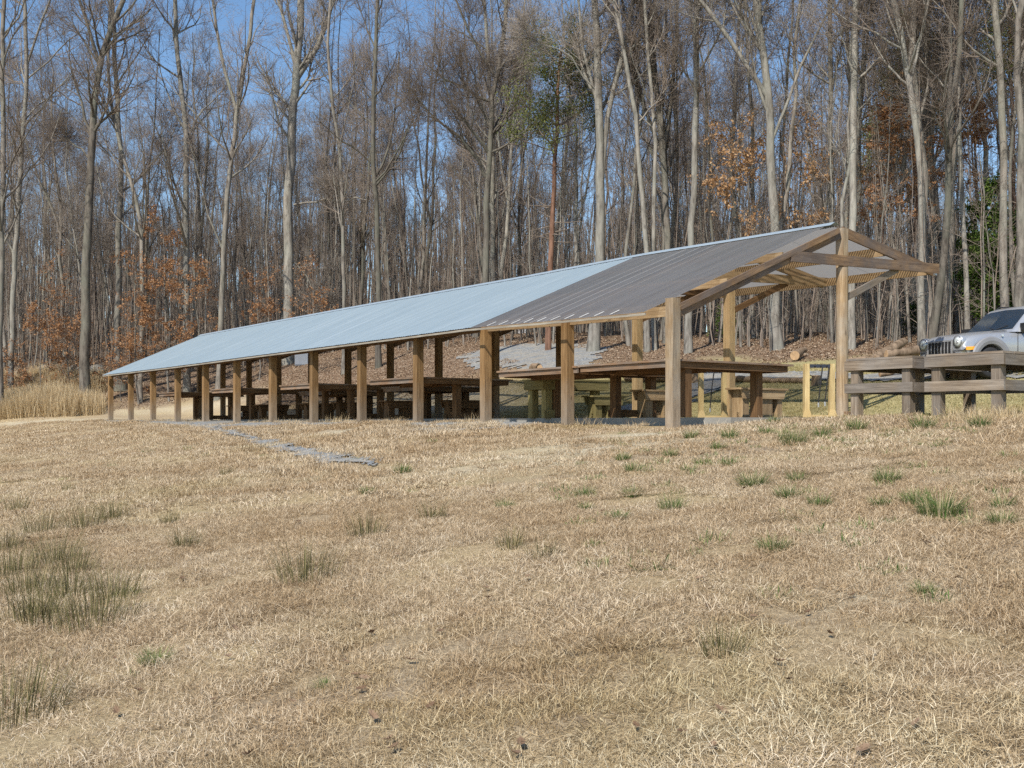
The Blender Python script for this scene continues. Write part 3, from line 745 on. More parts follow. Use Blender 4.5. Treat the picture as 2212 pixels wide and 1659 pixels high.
# far white shed glimpsed through the trunks
X = (1150-CX)/F*95; gzz = g1(X, 95)
c = thing('white_shed', 'small white shed glimpsed far back between the trunks', 'shed', (X, 95, gzz), .1)
MB().box(-2.2, 2.2, -1.5, 1.5, 0, 2.3).build('wall', simple('white_siding', (.75, .76, .78), .7), c)
b = MB(); b.add([(-2.4, -1.8, 2.25), (2.4, -1.8, 2.25), (2.4, 0, 3.2), (-2.4, 0, 3.2), (2.4, 1.8, 2.25), (-2.4, 1.8, 2.25)], [(0, 1, 2, 3), (3, 2, 4, 5), (0, 3, 5), (1, 4, 2)], None)
b.build('roof', simple('shed_roof', (.2, .2, .2), .8), c)
MB().box(-.45, .45, -1.53, -1.502, 0, 2.0).build('door', simple('shed_door', (.35, .37, .42), .6), c)
# ================================================================ SILVER CAR
def paint(name, col, rough=.32, metal=.55, coat=.6):
    m, nt, out = newmat(name); N = NT(nt)
    tc = N.n('ShaderNodeTexCoord').outputs['Object']
    c = N.ramp(N.noise(tc, 1.5, 4), [(.3, tuple(k*.93 for k in col)), (.7, col)])
    p = N.principled(out, c, rough, metal, .5)
    p.inputs['Coat Weight'].default_value = coat; p.inputs['Coat Roughness'].default_value = .08
    return m
M['silver'] = paint('silver_car_paint', (.43, .445, .47), .30, .45)
M['flare'] = simple('grey_arch_plastic', (.22, .22, .23), .55)
M['darkp'] = simple('dark_bumper_plastic', (.06, .06, .065), .6)
M['chrome'] = paint('bright_grille_surround', (.70, .72, .74), .25, .6)
M['glass'] = paint('tinted_car_glass', (.015, .03, .05), .06, 0, 1.0)
M['lens'] = paint('headlight_lens', (.66, .72, .73), .35, .1, .6)
M['amber'] = simple('amber_lens', (.85, .38, .04), .25)
M['rim'] = paint('alloy_wheel', (.55, .56, .57), .3, .7)
M['tyre'] = simple('tyre_rubber', (.025, .025, .027), .8)
def grid_mesh(rows, closed=False):
    b = MB(); n = len(rows[0]); v = [p for r in rows for p in r]; f = []
    for i in range(len(rows)-1):
        for k in range(n-1): f.append((i*n+k, (i+1)*n+k, (i+1)*n+k+1, i*n+k+1))
    b.add(v, f, None, True); return b, n
cx_, cy_, cz_ = hit(2139, 822, 22)
HD = math.atan2(-.317, -.948)
car = thing('parked_car', 'silver off-road car with round headlights and slotted grille parked at the right edge', 'car')
# local frame: x forward (front axle at 0), y to the car's left, z up
XF = .74; XR = -3.55
def arr(*a): return a
# lower body stations: x, half width, top z at centre, top z at shoulder, bottom z
st = [(XF, .70, .91, .86, .46), (XF-.03, .765, .965, .90, .44), (XF-.12, .80, 1.015, .95, .44), (XF-.35, .85, 1.07, 1.0, .44), (.0, .87, 1.12, 1.045, .44),
      (-.45, .885, 1.155, 1.075, .44), (-.75, .89, 1.18, 1.10, .44), (-1.2, .895, 1.18, 1.115, .44), (-2.0, .895, 1.17, 1.11, .44), (-2.8, .89, 1.16, 1.10, .44), (-3.4, .87, 1.16, 1.10, .46), (XR, .80, 1.12, 1.06, .50)]
def xsec(x, hw, zc, zs, zb):
    h = [(0, zc), (hw*.35, zc-.005), (hw*.62, zc-.012), (hw*.80, zs+.01), (hw*.93, zs-.03), (hw*.985, zs-.12), (hw, zs-.25), (hw, (zs+zb)/2), (hw*.985, zb+.12), (hw*.96, zb), (hw*.5, zb-.02), (0, zb-.02)]
    L = [(x, y, z) for y, z in h]; Rr = [(x, -y, z) for y, z in h[-2:0:-1]]
    return L+Rr+[L[0]]
rows = [xsec(*q) for q in st]
b, n = grid_mesh(rows)
b.add(rows[0][:-1], [tuple(range(n-1))[::-1]]); b.add(rows[-1][:-1], [tuple(range(n-1))])
body = b.build('body', M['silver'], car)
bm = bmesh.new(); bm.from_mesh(body.data); bmesh.ops.remove_doubles(bm, verts=bm.verts, dist=.001); bmesh.ops.recalc_face_normals(bm, faces=bm.faces)
me_ = bpy.data.meshes.new('wheel_cut'); bc = bmesh.new()
for x in (0, -2.65):
    bmesh.ops.create_cone(bc, cap_ends=True, segments=40, radius1=.43, radius2=.43, depth=2.4, matrix=Matrix.Translation((x, 0, .36))@Matrix.Rotation(R(90), 4, 'X'))
bc.to_mesh(me_); bc.free(); bm.to_mesh(body.data); bm.free()
cut = bpy.data.objects.new('cutter', me_); COL.objects.link(cut)
tmp = bpy.data.objects.new('tmp', body.data); COL.objects.link(tmp)
md = tmp.modifiers.new('b', 'BOOLEAN'); md.object = cut; md.operation = 'DIFFERENCE'; md.solver = 'EXACT'
dg = bpy.context.evaluated_depsgraph_get(); nm = bpy.data.meshes.new_from_object(tmp.evaluated_get(dg))
body.data = nm; bpy.data.objects.remove(tmp); bpy.data.objects.remove(cut)
if len(nm.materials) == 0: nm.materials.append(M['silver'])
# cabin
def csec(x0, x1, z, hw, r=.06):
    return [(x0, -hw+.10, z), (x0-.03, -hw+r, z), (x0-.12, -hw, z), ((x0+x1)/2, -hw-.01, z), (x1+.1, -hw, z), (x1, -hw+.1, z), (x1, hw-.1, z), (x1+.1, hw, z), ((x0+x1)/2, hw+.01, z), (x0-.12, hw, z), (x0-.03, hw-r, z), (x0, hw-.10, z), (x0+.05, 0, z), (x0, -hw+.10, z)]
rows = [csec(-.66, -3.50, 1.10, .87), csec(-.86, -3.48, 1.28, .85), csec(-1.20, -3.42, 1.60, .755), csec(-1.32, -3.36, 1.72, .72), csec(-1.52, -3.25, 1.785, .65), csec(-1.9, -3.0, 1.81, .4)]
b, n = grid_mesh(rows); b.add(rows[-1][:-1], [tuple(range(n-1))]); b.build('cabin', M['silver'], car)
def panel(name, pts, mat, off, th=.012):
    """polygon set proud of the body by off along its own normal"""
    P = [Vector(p) for p in pts]; nrm = (P[1]-P[0]).cross(P[2]-P[0]).normalized()
    A = [p+nrm*off for p in P]; B = [p+nrm*(off-th) for p in P]; n = len(P)
    b = MB(); b.add(A+B, [tuple(range(n)), tuple(range(n, 2*n))[::-1]]+[(i, n+i, n+(i+1) % n, (i+1) % n) for i in range(n)])
    return b.build(name, mat, car)
wz = lambda z: -.66-(z-1.10)/.48*.54
ws = panel('windshield', [(wz(1.17), -.76, 1.17), (wz(1.17)+.045, 0, 1.17), (wz(1.17), .76, 1.17), (wz(1.66), .67, 1.66), (wz(1.66)+.04, 0, 1.68), (wz(1.66), -.67, 1.66)], M['glass'], .025)
for sg in (-1, 1):
    hw = lambda z: .87-(z-1.10)/.48*.13
    y = lambda z: sg*(hw(z)+.006)
    for x0, x1, xt0, xt1 in ((-.98, -1.75, -1.38, -1.75), (-1.85, -2.6, -1.85, -2.6), (-2.7, -3.35, -2.7, -3.25)):
        q = [(x0, y(1.17), 1.17), (xt0, y(1.60), 1.60), (xt1, y(1.60), 1.60), (x1, y(1.17), 1.17)]
        if sg > 0: q = q[::-1]
        panel('side_window', q, M['glass'], .012)
    # flares
    for xc in (0, -2.65):
        f = MB(); vs = []; K = 18
        for k in range(K+1):
            a = math.pi*(k/K)*1.08-.13
            for r_, yy in ((.425, .80), (.425, .915), (.50, .93), (.575, .915), (.60, .885)):
                vs.append((xc+math.cos(a)*r_, sg*yy, .38+math.sin(a)*r_*(.98)))
        f.add(vs, [(i*5+k, i*5+k+1, (i+1)*5+k+1, (i+1)*5+k) for i in range(K) for k in range(4)], None, False)
        f.build('wheel_arch', M['flare'], car)
    # wheels
    for xc in (0, -2.65):
        w = MB(); prof = [(.24, .10), (.33, .11), (.355, .085), (.36, 0), (.355, -.085), (.33, -.11), (.24, -.10)]
        K = 28; vs = []
        for k in range(K):
            a = 2*math.pi*k/K
            for r_, yy in prof: vs.append((xc+math.cos(a)*r_, sg*.78+yy, .36+math.sin(a)*r_))
        m_ = len(prof); w.add(vs, [(i*m_+k, ((i+1) % K)*m_+k, ((i+1) % K)*m_+k+1, i*m_+k+1) for i in range(K) for k in range(m_-1)], None, True)
        tyre = w.build('wheel', M['tyre'], car)
        rm = MB(); yo = sg*.865
        rm.tube([(xc, sg*.70, .36), (xc, sg*.86, .36)], [.245, .245], 28, cap=False)
        rm.tube([(xc, yo-sg*.02, .36), (xc, yo+sg*.015, .36)], [.055, .05], 14)
        for k in range(5):
            a = 2*math.pi*k/5+.3
            rm.beam((xc+math.cos(a)*.04, yo, .36+math.sin(a)*.04), (xc+math.cos(a)*.24, yo-sg*.01, .36+math.sin(a)*.24), .03, .075, up=(-math.sin(a), 0, math.cos(a)), taper=1.3)
        rm.build('rim', M['rim'], tyre)
        MB().tube([(xc, sg*.70, .36), (xc, sg*.71, .36)], [.24, .24], 20).build('brake_disc', M['darkp'], tyre)
    # lamps
    hl = MB(); yc = sg*.60; zc = .845
    hl.tube([(XF-.22, yc, zc), (XF-.03, yc, zc), (XF+.012, yc, zc), (XF+.02, yc, zc), (XF-.02, yc, zc)], [.165, .16, .152, .135, .13], 28, cap=False)
    hs = hl.build('headlight', M['silver'], car)
    MB().tube([(XF-.03, yc, zc), (XF+.016, yc, zc), (XF+.017, yc, zc)], [.150, .146, .12], 24).build('lamp_rim', M['black'], hs)
    MB().tube([(XF-.03, yc, zc), (XF+.016, yc, zc), (XF+.026, yc, zc)], [.125, .12, .05], 24).build('lens', M['lens'], hs)
    MB().tube([(XF+.022, yc+.01, zc-.015), (XF+.034, yc+.01, zc-.015)], [.045, .035], 14).build('bulb', M['chrome'], hs)
    MB().beam((XF-.07, sg*.80, .68), (XF-.36, sg*.868, .69), .03, .075).build('turn_signal', M['amber'], car)
    MB().tube([(XF-.02, sg*.49, .60), (XF+.025, sg*.49, .60)], [.035, .03], 12).build('marker_lamp', M['darkp'], car)
    # mirror, handle, roof rail
    mi = MB(); mi.beam((-.86, sg*.97, 1.22), (-1.02, sg*1.0, 1.22), .24, .17); mi.build('wing_mirror', M['black'], car)
    rl = MB(); rl.tube([(-1.5, sg*.60, 1.77), (-1.62, sg*.60, 1.84), (-2.4, sg*.60, 1.87), (-3.1, sg*.60, 1.84), (-3.2, sg*.60, 1.76)], .018, 8); rl.build('roof_rail', M['black'], car)
    MB().beam((-1.45, sg*.903, 1.0), (-1.62, sg*.903, 1.0), .02, .035).build('door_handle', M['silver'], car)
    dl = MB(); dl.beam((-.78, sg*.893, .52), (-.78, sg*.893, 1.08), .006, .012, up=(1, 0, 0)); dl.beam((-1.80, sg*.897, .52), (-1.80, sg*.897, 1.08), .006, .012, up=(1, 0, 0)); dl.build('door_seam', M['black'], car)
    MB().box(-3.45, .62, sg*.905-.02, sg*.905+.02, .42, .56).build('side_sill', M['flare'], car)
    MB().tube([(-.32, sg*.885, 1.0), (-.32, sg*.900, 1.0)], [.035, .03], 12).build('badge', M['chrome'], car)
# grille with seven slots
g = MB(); g.add([(XF+.012, -.44, .52), (XF+.012, .44, .52), (XF+.022, .45, .70), (XF-.002, .42, .905), (XF-.002, -.42, .905), (XF+.022, -.45, .70)], [(0, 1, 2, 5), (5, 2, 3, 4)])
gr = g.build('grille', M['chrome'], car)
for k in range(7):
    y = -.345+k*.115
    MB().box(XF+.004, XF+.030, y-.034, y+.034, .575, .872).build('grille_slot', M['black'], gr)
MB().tube([(XF-.03, -.765, .40), (XF+.06, -.55, .40), (XF+.09, 0, .40), (XF+.06, .55, .40), (XF-.03, .765, .40)], [.08, .10, .10, .10, .08], 12).build('bumper', M['darkp'], car)
MB().box(XF-.55, XF-.02, -.72, .72, .20, .40).build('skid_plate', M['darkp'], car)
for sg in (-1, 1):
    wp = MB(); wp.tube([(-.70, sg*.05+.25, 1.20), (-.80, sg*.35+.2, 1.27)], .012, 6); wp.build('wiper', M['black'], car)
hl = MB(); hl.beam((XF-.12, -.45, .992), (-.62, -.70, 1.145), .010, .008); hl.beam((XF-.12, .45, .992), (-.62, .70, 1.145), .010, .008); hl.build('hood_seam', M['black'], car)
MB().tube([(-1.0, .36, 1.18), (-.98, .36, 1.185)], [.02, .02], 6).build('dash_sticker', M['white'], car)
car.location = (cx_-.0, cy_, cz_); car.rotation_euler = (0, 0, HD)
# put the nearer front wheel on its spot
_off = Matrix.Rotation(HD, 3, 'Z')@Vector((0, .865, 0))
car.location = Vector((cx_, cy_, cz_+.06))-Vector((_off.x, _off.y, 0)); car.scale = (1.03, 1.03, 1.05)
# ================================================================ TREES
def tubes(P, Rr, m):
    """P (N,K,3) Rr (N,K) -> verts, quads"""
    N_, K, _ = P.shape
    T = np.empty_like(P); T[:, 1:-1] = P[:, 2:]-P[:, :-2]; T[:, 0] = P[:, 1]-P[:, 0]; T[:, -1] = P[:, -1]-P[:, -2]
    T /= np.linalg.norm(T, axis=2, keepdims=True)+1e-9
    mean = T.mean(1); ax = np.where(np.abs(mean[:, 2:3]) < .7, np.array([[0, 0, 1.]]), np.array([[1., 0, 0]]))
    A = np.cross(T, ax[:, None, :]); A /= np.linalg.norm(A, axis=2, keepdims=True)+1e-9
    B = np.cross(T, A)
    th = np.arange(m)*2*np.pi/m
    V = P[:, :, None, :]+Rr[:, :, None, None]*(A[:, :, None, :]*np.cos(th)[None, None, :, None]+B[:, :, None, :]*np.sin(th)[None, None, :, None])
    base = (np.arange(N_)[:, None, None]*K+np.arange(K-1)[None, :, None])*m
    k = np.arange(m)[None, None, :]; k2 = (k+1) % m
    Q = np.stack([base+k, base+k2, base+m+k2, base+m+k], -1).reshape(-1, 4)
    return V.reshape(-1, 3), Q
def grow(r, P, Rr, nper, t0, t1, len0, len1, a0, a1, K, up=.1, wig=.15, rf=.5, rmin=.006, rcap=9, plen=None, tipf=.3):
    N_, KP, _ = P.shape
    t = r.uniform(t0, t1, (N_, nper)); n = N_*nper
    pi = np.repeat(np.arange(N_), nper); tt = t.ravel()
    f = tt*(KP-1); i = np.minimum(f.astype(int), KP-2); f = f-i
    p = P[pi, i]*(1-f)[:, None]+P[pi, i+1]*f[:, None]
    rr = Rr[pi, i]*(1-f)+Rr[pi, i+1]*f
    T = P[pi, i+1]-P[pi, i]; T /= np.linalg.norm(T, axis=1, keepdims=True)+1e-9
    rv = r.normal(size=(n, 3)); rv -= T*(rv*T).sum(1, keepdims=True); rv /= np.linalg.norm(rv, axis=1, keepdims=True)+1e-9
    a = r.uniform(a0, a1, n)
    d = T*np.cos(a)[:, None]+rv*np.sin(a)[:, None]
    L = (len0+(len1-len0)*tt)*r.uniform(.6, 1.25, n)
    out = np.empty((n, K, 3)); out[:, 0] = p
    for k in range(1, K):
        d = d+r.normal(size=(n, 3))*wig; d[:, 2] += up; d /= np.linalg.norm(d, axis=1, keepdims=True)
        out[:, k] = out[:, k-1]+d*(L/(K-1))[:, None]
    r0 = np.minimum(np.maximum(rr*rf, rmin), rcap)
    ro = np.maximum(r0[:, None]*(1-(1-tipf)*np.linspace(0, 1, K)[None, :]), rmin*.55)
    return out, ro
def cat(lst):
    V = []; Q = []; o = 0
    for v, q in lst: V.append(v); Q.append(q+o); o += len(v)
    return np.concatenate(V), np.concatenate(Q)
def leaves(r, pts, n, size, spread, flat=0.0):
    """n leaf quads around random points of pts; returns verts, quads, tone"""
    c = pts[r.integers(0, len(pts), n)]+r.normal(size=(n, 3))*spread
    a = r.normal(size=(n, 3)); a /= np.linalg.norm(a, axis=1, keepdims=True)
    b_ = r.normal(size=(n, 3)); b_[:, 2] *= (1-flat); b_ -= a*(a*b_).sum(1, keepdims=True); b_ /= np.linalg.norm(b_, axis=1, keepdims=True)
    s = size*r.uniform(.6, 1.3, n)[:, None]
    V = np.stack([c-a*s, c+b_*s*.45, c+a*s, c-b_*s*.45], 1).reshape(-1, 3)
    return V, np.arange(n*4).reshape(n, 4), np.repeat(r.random(n), 4)
def trunk_poly(r, H, lean=.06, K=14, wob=.19):
    z = np.linspace(0, H, K); ang = r.uniform(0, 6.28)
    x = np.cumsum(r.normal(size=K)*wob)*.6+z*lean*math.cos(ang); y = np.cumsum(r.normal(size=K)*wob)*.6+z*lean*math.sin(ang)
    x -= x[0]; y -= y[0]
    return np.stack([x, y, z], -1)
def tree_meshes(seed, H, r0, lod=2, lo=.35, nl=15, fork=0, tr=None, spread=1.0, dens=1.0, upr=.16):
    """returns trunk (V,Q) and crown (V,Q), crown points; tr = list of (K,3),(K,) trunk strands"""
    r = np.random.default_rng(seed)
    if tr is None:
        p = trunk_poly(r, H); rad = r0*(1-np.linspace(0, 1, len(p))**.9*.86); rad[0] *= 1.35; rad[1] *= 1.02
        p = np.concatenate([p[:1]-[[0, 0, .4]], p]); rad = np.concatenate([[rad[0]*1.1], rad])
        tr = [(p, rad)]
        if fork:
            i = int(len(p)*r.uniform(.35, .5)); q = p[i:].copy(); ang = r.uniform(0, 6.28); dz = q[:, 2]-q[0, 2]
            q[:, 0] += np.cos(ang)*dz**.8*.35; q[:, 1] += np.sin(ang)*dz**.8*.35; q[:, 2] = q[0, 2]+dz*.9
            tr.append((q, rad[i:]*.75))
    tv = [tubes(p[None], rd[None], 10 if lod > 1 else 6) for p, rd in tr]
    cv = []; pts = []
    for j, (p, rd) in enumerate(tr):
        m = nl if j == 0 else max(5, nl*2//3)
        h = p[-1, 2]-p[0, 2]; L = .26*max(h, 8)*spread
        a, ar = grow(r, p[None], rd[None], m, lo if j == 0 else .15, .97, L, L*.35, R(28), R(62), 7, upr, .13, .5, .015, .09)
        b_, br = grow(r, a, ar, int(7*dens), .2, 1.0, L*.42, L*.22, R(22), R(60), 5, .10, .16, .55, .010)
        tv.append(tubes(a, ar, 5)); pts.append(b_.reshape(-1, 3))
        if lod >= 1:
            c, cr = grow(r, b_, br, int(7*dens), .15, 1.0, 1.25, .8, R(20), R(60), 4, .08, .2, .6, .0065)
            cv += [tubes(b_, br, 4), tubes(c, cr, 3)]; pts.append(c.reshape(-1, 3))
            if lod >= 2:
                d, dr = grow(r, c, cr, 4, .2, 1.0, .6, .4, R(20), R(55), 3, .06, .2, .7, .0045)
                cv.append(tubes(d, dr, 3))
        else: cv.append(tubes(b_, br, 3))
    return cat(tv), cat(cv), np.concatenate(pts)
def make_tree(name, label, cat_, loc, T, C, tmat, cmat, group=None, leaf=None):
    t = thing(name, label, cat_, loc, 0, group)
    link('trunk', np_mesh('trunk', T[0], T[1], tmat, True), t)
    link('crown', np_mesh('crown', C[0], C[1], cmat, False), t)
    if leaf: link('foliage', np_mesh('foliage', leaf[0], leaf[1], leaf[3], False, {'tone': ('POINT', leaf[2])}), t)
    return t
# ---- trees one can tell apart: strands given as frame positions at one distance
def strand(pts, Y, r0, r1, org, ext=None, yw=.0, seed=0):
    r = np.random.default_rng(seed)
    P = np.array([at(x, y, Y) for x, y in pts]); 
    if ext is None: ext = pts[-1][1] <= 45
    if ext:
        d = P[-1]-P[-2]; d /= np.linalg.norm(d); P = np.vstack([P, P[-1]+d*2.5, P[-1]+d*5.0])
    # resample
    L = np.concatenate([[0], np.cumsum(np.linalg.norm(np.diff(P, axis=0), axis=1))]); n = max(8, int(L[-1]/1.1))
    u = np.linspace(0, L[-1], n); Q = np.stack([np.interp(u, L, P[:, k]) for k in range(3)], -1)
    Qs = Q.copy(); Qs[1:-1] = (Q[:-2]+Q[1:-1]*2+Q[2:])/4
    Qs[:, 1] += np.cumsum(r.normal(size=n))*.05; wob_ = r.normal(size=(n, 2))*(.03+.10*(np.abs(Q[-1, 2]-Q[0, 2]) < 3.5)); wob_[0] = 0; Qs[:, 0] += wob_[:, 0]; Qs[:, 2] += wob_[:, 1]*.8
    t = u/L[-1]; rad = r0+(r1-r0)*t
    return Qs-np.array(org), rad
def hero(label, Y, base, width, strands, mat='bark_mid', cm='twig', lo=.3, nl=14, dens=1.0, spread=1.0, seed=1, name='bare_tree', cat_='tree', leaf=None, lod=2, upr=.14):
    org = atg(base, Y); px = Y/F
    tr = []
    for k, (pts, w0, w1) in enumerate(strands):
        pts = list(pts)
        if k == 0:
            pts = [(base, HY-org[2]/Y*F+4)]+pts
        p, rd = strand(pts, Y, w0*px*.42, w1*px*.42, org, seed=seed*7+k)
        p[:, 1] -= p[0, 1]*(k == 0)
        if k == 0: rd[0] *= 1.35; rd[1] *= 1.08; 
        else:
            # start on the main strand
            j = np.argmin(np.abs(tr[0][0][:, 2]-p[0, 2])); p[:, 1] += tr[0][0][j, 1]-p[0, 1]; p[:, 1] += np.linspace(0, 1, len(p))*rng.uniform(-1.5, 1.5)
        tr.append((p, rd))
    T, C, pts = tree_meshes(seed, 0, 0, lod, lo, nl, tr=tr, dens=dens, spread=spread, upr=upr)
    lf = None
    return make_tree(name, label, cat_, org, T, C, M[mat], M[cm])
H = hero
H('slender pale tree at the far left edge leaning right as it rises', 62, 22, 14, [([(30, 650), (38, 480), (50, 300), (62, 140), (60, 0)], 15, 8), ([(62, 140), (95, 60), (130, 0)], 6, 4)], 'bark_light', seed=1)
H('grey trunk cut by the left frame edge', 58, 4, 16, [([(5, 600), (8, 400), (4, 200), (10, 0)], 15, 9)], 'bark_mid', seed=2)
H('tall ivy-footed dark trunk left of the shelter, forking high up', 60, 180, 26, [([(185, 650), (190, 480), (198, 330), (208, 200), (216, 112), (245, 50), (262, 0)], 27, 9), ([(212, 135), (190, 60), (172, 0)], 9, 5), ([(195, 345), (150, 300), (110, 285)], 6, 3)], 'bark_dark', seed=3, lo=.5)
H('curving double-limbed tree right of the ivy-footed trunk', 64, 253, 16, [([(256, 600), (258, 450), (262, 350), (252, 200), (244, 80), (240, 0)], 17, 8)], 'bark_mid', seed=4)
H('crooked thin tree bending left above the roof tip', 61, 303, 11, [([(304, 560), (300, 470), (285, 395), (262, 330), (240, 240), (232, 150), (236, 0)], 12, 6)], 'bark_mid', seed=5)
H('straight pale tree rising behind the rusty-leaved saplings', 63, 404, 16, [([(404, 560), (403, 450), (403, 300), (398, 220), (384, 150), (378, 0)], 17, 9)], 'bark_light', seed=6)
H('leaning grey tree that forks above the left half of the roof', 60, 470, 14, [([(480, 600), (488, 480), (498, 360), (512, 250), (520, 180), (540, 90), (548, 0)], 16, 7), ([(513, 250), (492, 160), (470, 90), (462, 0)], 9, 5)], 'bark_mid', seed=7)
H('large whitish tree with a high fork above the middle of the metal roof', 66, 622, 28, [([(622, 560), (618, 470), (625, 350), (630, 240), (640, 160), (648, 80), (650, 0)], 28, 16), ([(634, 175), (668, 130), (695, 80), (718, 0)], 15, 8), ([(640, 150), (618, 60), (600, 0)], 9, 6), ([(632, 440), (680, 436), (740, 433), (800, 440)], 5, 2.5), ([(628, 560), (650, 590), (668, 640), (682, 650)], 5, 2)], 'bark_light', cm='twig_light', seed=8, lo=.45)
H('thin dark tree just right of the large whitish one', 56, 742, 11, [([(742, 560), (738, 430), (730, 320), (712, 200), (704, 80), (710, 0)], 11, 6)], 'bark_mid', seed=9)
H('dark brown tree left of the open sky gap', 55, 818, 14, [([(818, 560), (812, 430), (803, 330), (806, 220), (812, 100), (816, 0)], 15, 7), ([(806, 390), (840, 330), (850, 230), (860, 100)], 6, 4)], 'bark_dark', seed=10)
H('broad spreading dark oak in the middle with long limbs reaching left', 48, 1048, 19, [([(1050, 540), (1050, 430), (1052, 380), (1062, 300), (1060, 220), (1075, 160), (1090, 90), (1095, 0)], 20, 7), ([(1048, 382), (1030, 345), (990, 310), (950, 285), (910, 240), (890, 215)], 10, 3), ([(1056, 330), (1020, 285), (985, 250), (965, 200), (950, 150)], 9, 3), ([(1060, 220), (1020, 195), (985, 185), (950, 165), (915, 110)], 8, 3), ([(1072, 170), (1040, 130), (1010, 60), (985, 0)], 7, 3), ([(1062, 300), (1085, 250), (1100, 180), (1130, 135)], 7, 3)], 'bark_dark', seed=11, lo=.4, nl=12)
H('slim grey tree touching the right side of the dark oak', 54, 1068, 12, [([(1068, 540), (1062, 430), (1066, 330), (1060, 200), (1050, 80), (1046, 0)], 13, 7)], 'bark_mid', seed=12)
H('tall pale tree with a heavy right-hand fork, its flared foot beside the gravel road', 44.5, 1281, 30, [([(1287, 680), (1295, 600), (1297, 460), (1296, 330), (1292, 230), (1288, 120), (1284, 0)], 29, 13), ([(1300, 385), (1306, 290), (1320, 210), (1345, 120), (1368, 0)], 14, 7), ([(1293, 240), (1270, 170), (1255, 80), (1248, 0)], 8, 5), ([(1292, 200), (1240, 130), (1180, 105), (1110, 100)], 5, 2.5)], 'bark_light', cm='twig_light', seed=13, lo=.5)
H('left one of two close pale stems above the roof bend', 43, 1398, 15, [([(1396, 540), (1386, 420), (1380, 320), (1372, 220), (1350, 130), (1330, 0)], 15, 8)], 'bark_light', seed=14, lo=.45)
H('right one of two close pale stems above the roof bend', 43.5, 1414, 12, [([(1411, 540), (1414, 420), (1418, 320), (1412, 200), (1400, 90), (1394, 0)], 12, 7)], 'bark_light', seed=15, lo=.45)
H('fan-shaped tree with many steep limbs rising over the plastic roof', 46, 1440, 22, [([(1440, 500), (1436, 380), (1430, 300), (1420, 200), (1405, 100), (1385, 0)], 20, 8), ([(1433, 330), (1450, 230), (1462, 120), (1468, 0)], 10, 5), ([(1436, 360), (1400, 240), (1370, 130), (1350, 0)], 9, 4), ([(1431, 300), (1436, 180), (1440, 0)], 8, 5)], 'bark_mid', seed=16, lo=.35, nl=10)
H('straight pale trunk seen just left of the first fresh pole', 41, 1487, 19, [([(1491, 620), (1497, 480), (1500, 350), (1503, 200), (1506, 0)], 19, 11)], 'bark_light', seed=17, lo=.5)
H('thin trunk between the straight pale one and the forked giant', 45, 1628, 10, [([(1629, 560), (1628, 420), (1627, 280), (1618, 140), (1610, 0)], 10, 6)], 'bark_mid', seed=18)
H('forked giant with a whitish trunk seen through the open gable end', 39, 1680, 28, [([(1676, 640), (1672, 520), (1670, 420), (1664, 300), (1660, 215), (1650, 130), (1640, 60), (1632, 0)], 27, 13), ([(1663, 222), (1625, 155), (1595, 110), (1552, 55), (1505, 0)], 13, 7), ([(1668, 300), (1700, 220), (1740, 120), (1785, 40)], 8, 4), ([(1648, 120), (1628, 50), (1612, 0)], 8, 5)], 'bark_light', cm='twig_light', seed=19, lo=.45)
H('straight pole-like tree rising just left of the roof peak', 42, 1797, 14, [([(1797, 600), (1796, 400), (1793, 200), (1790, 0)], 14, 10)], 'bark_light', seed=20, lo=.5, nl=9)
H('straight light tree rising right behind the roof peak', 36.5, 1838, 24, [([(1837, 640), (1845, 480), (1844, 330), (1845, 180), (1850, 0)], 20, 14)], 'bark_light', seed=21, lo=.5, nl=10)
H('second thin stem squeezed between the two trees behind the roof peak', 41, 1826, 10, [([(1827, 600), (1830, 400), (1832, 200), (1828, 0)], 10, 7)], 'bark_mid', seed=22, lo=.5, nl=9)
H('knotty pale trunk standing left of the silver car', 34.5, 1992, 22, [([(1993, 660), (1994, 520), (1990, 400), (1982, 280), (1970, 200), (1958, 110), (1935, 0)], 19, 11), ([(1966, 190), (1990, 110), (2005, 0)], 7, 4)], 'bark_light', seed=23, lo=.5)
H('grey trunk close behind the knotty one left of the silver car', 40, 2020, 18, [([(2018, 600), (2012, 460), (2010, 330), (2000, 180), (1996, 0)], 16, 10)], 'bark_mid', seed=24, lo=.5)
H('straight slim trunk rising from behind the bonnet of the silver car', 36, 2090, 13, [([(2088, 560), (2080, 400), (2076, 240), (2072, 100), (2070, 0)], 13, 9)], 'bark_light', seed=25, lo=.5, nl=10)
H('trunk behind the evergreen bush, leaning left toward the top', 40, 2140, 16, [([(2134, 560), (2130, 400), (2128, 300), (2118, 180), (2085, 80), (2040, 0)], 15, 8)], 'bark_light', seed=26, lo=.45)
H('thick grey trunk above the silver car roof', 34, 2175, 22, [([(2173, 600), (2168, 450), (2166, 330), (2162, 180), (2155, 80), (2146, 0)], 21, 14)], 'bark_mid', seed=27, lo=.55, nl=10)
H('pale trunk cut by the right frame edge', 36, 2208, 14, [([(2206, 600), (2205, 400), (2208, 200), (2212, 0)], 13, 9)], 'bark_light', seed=28, lo=.5, nl=9)
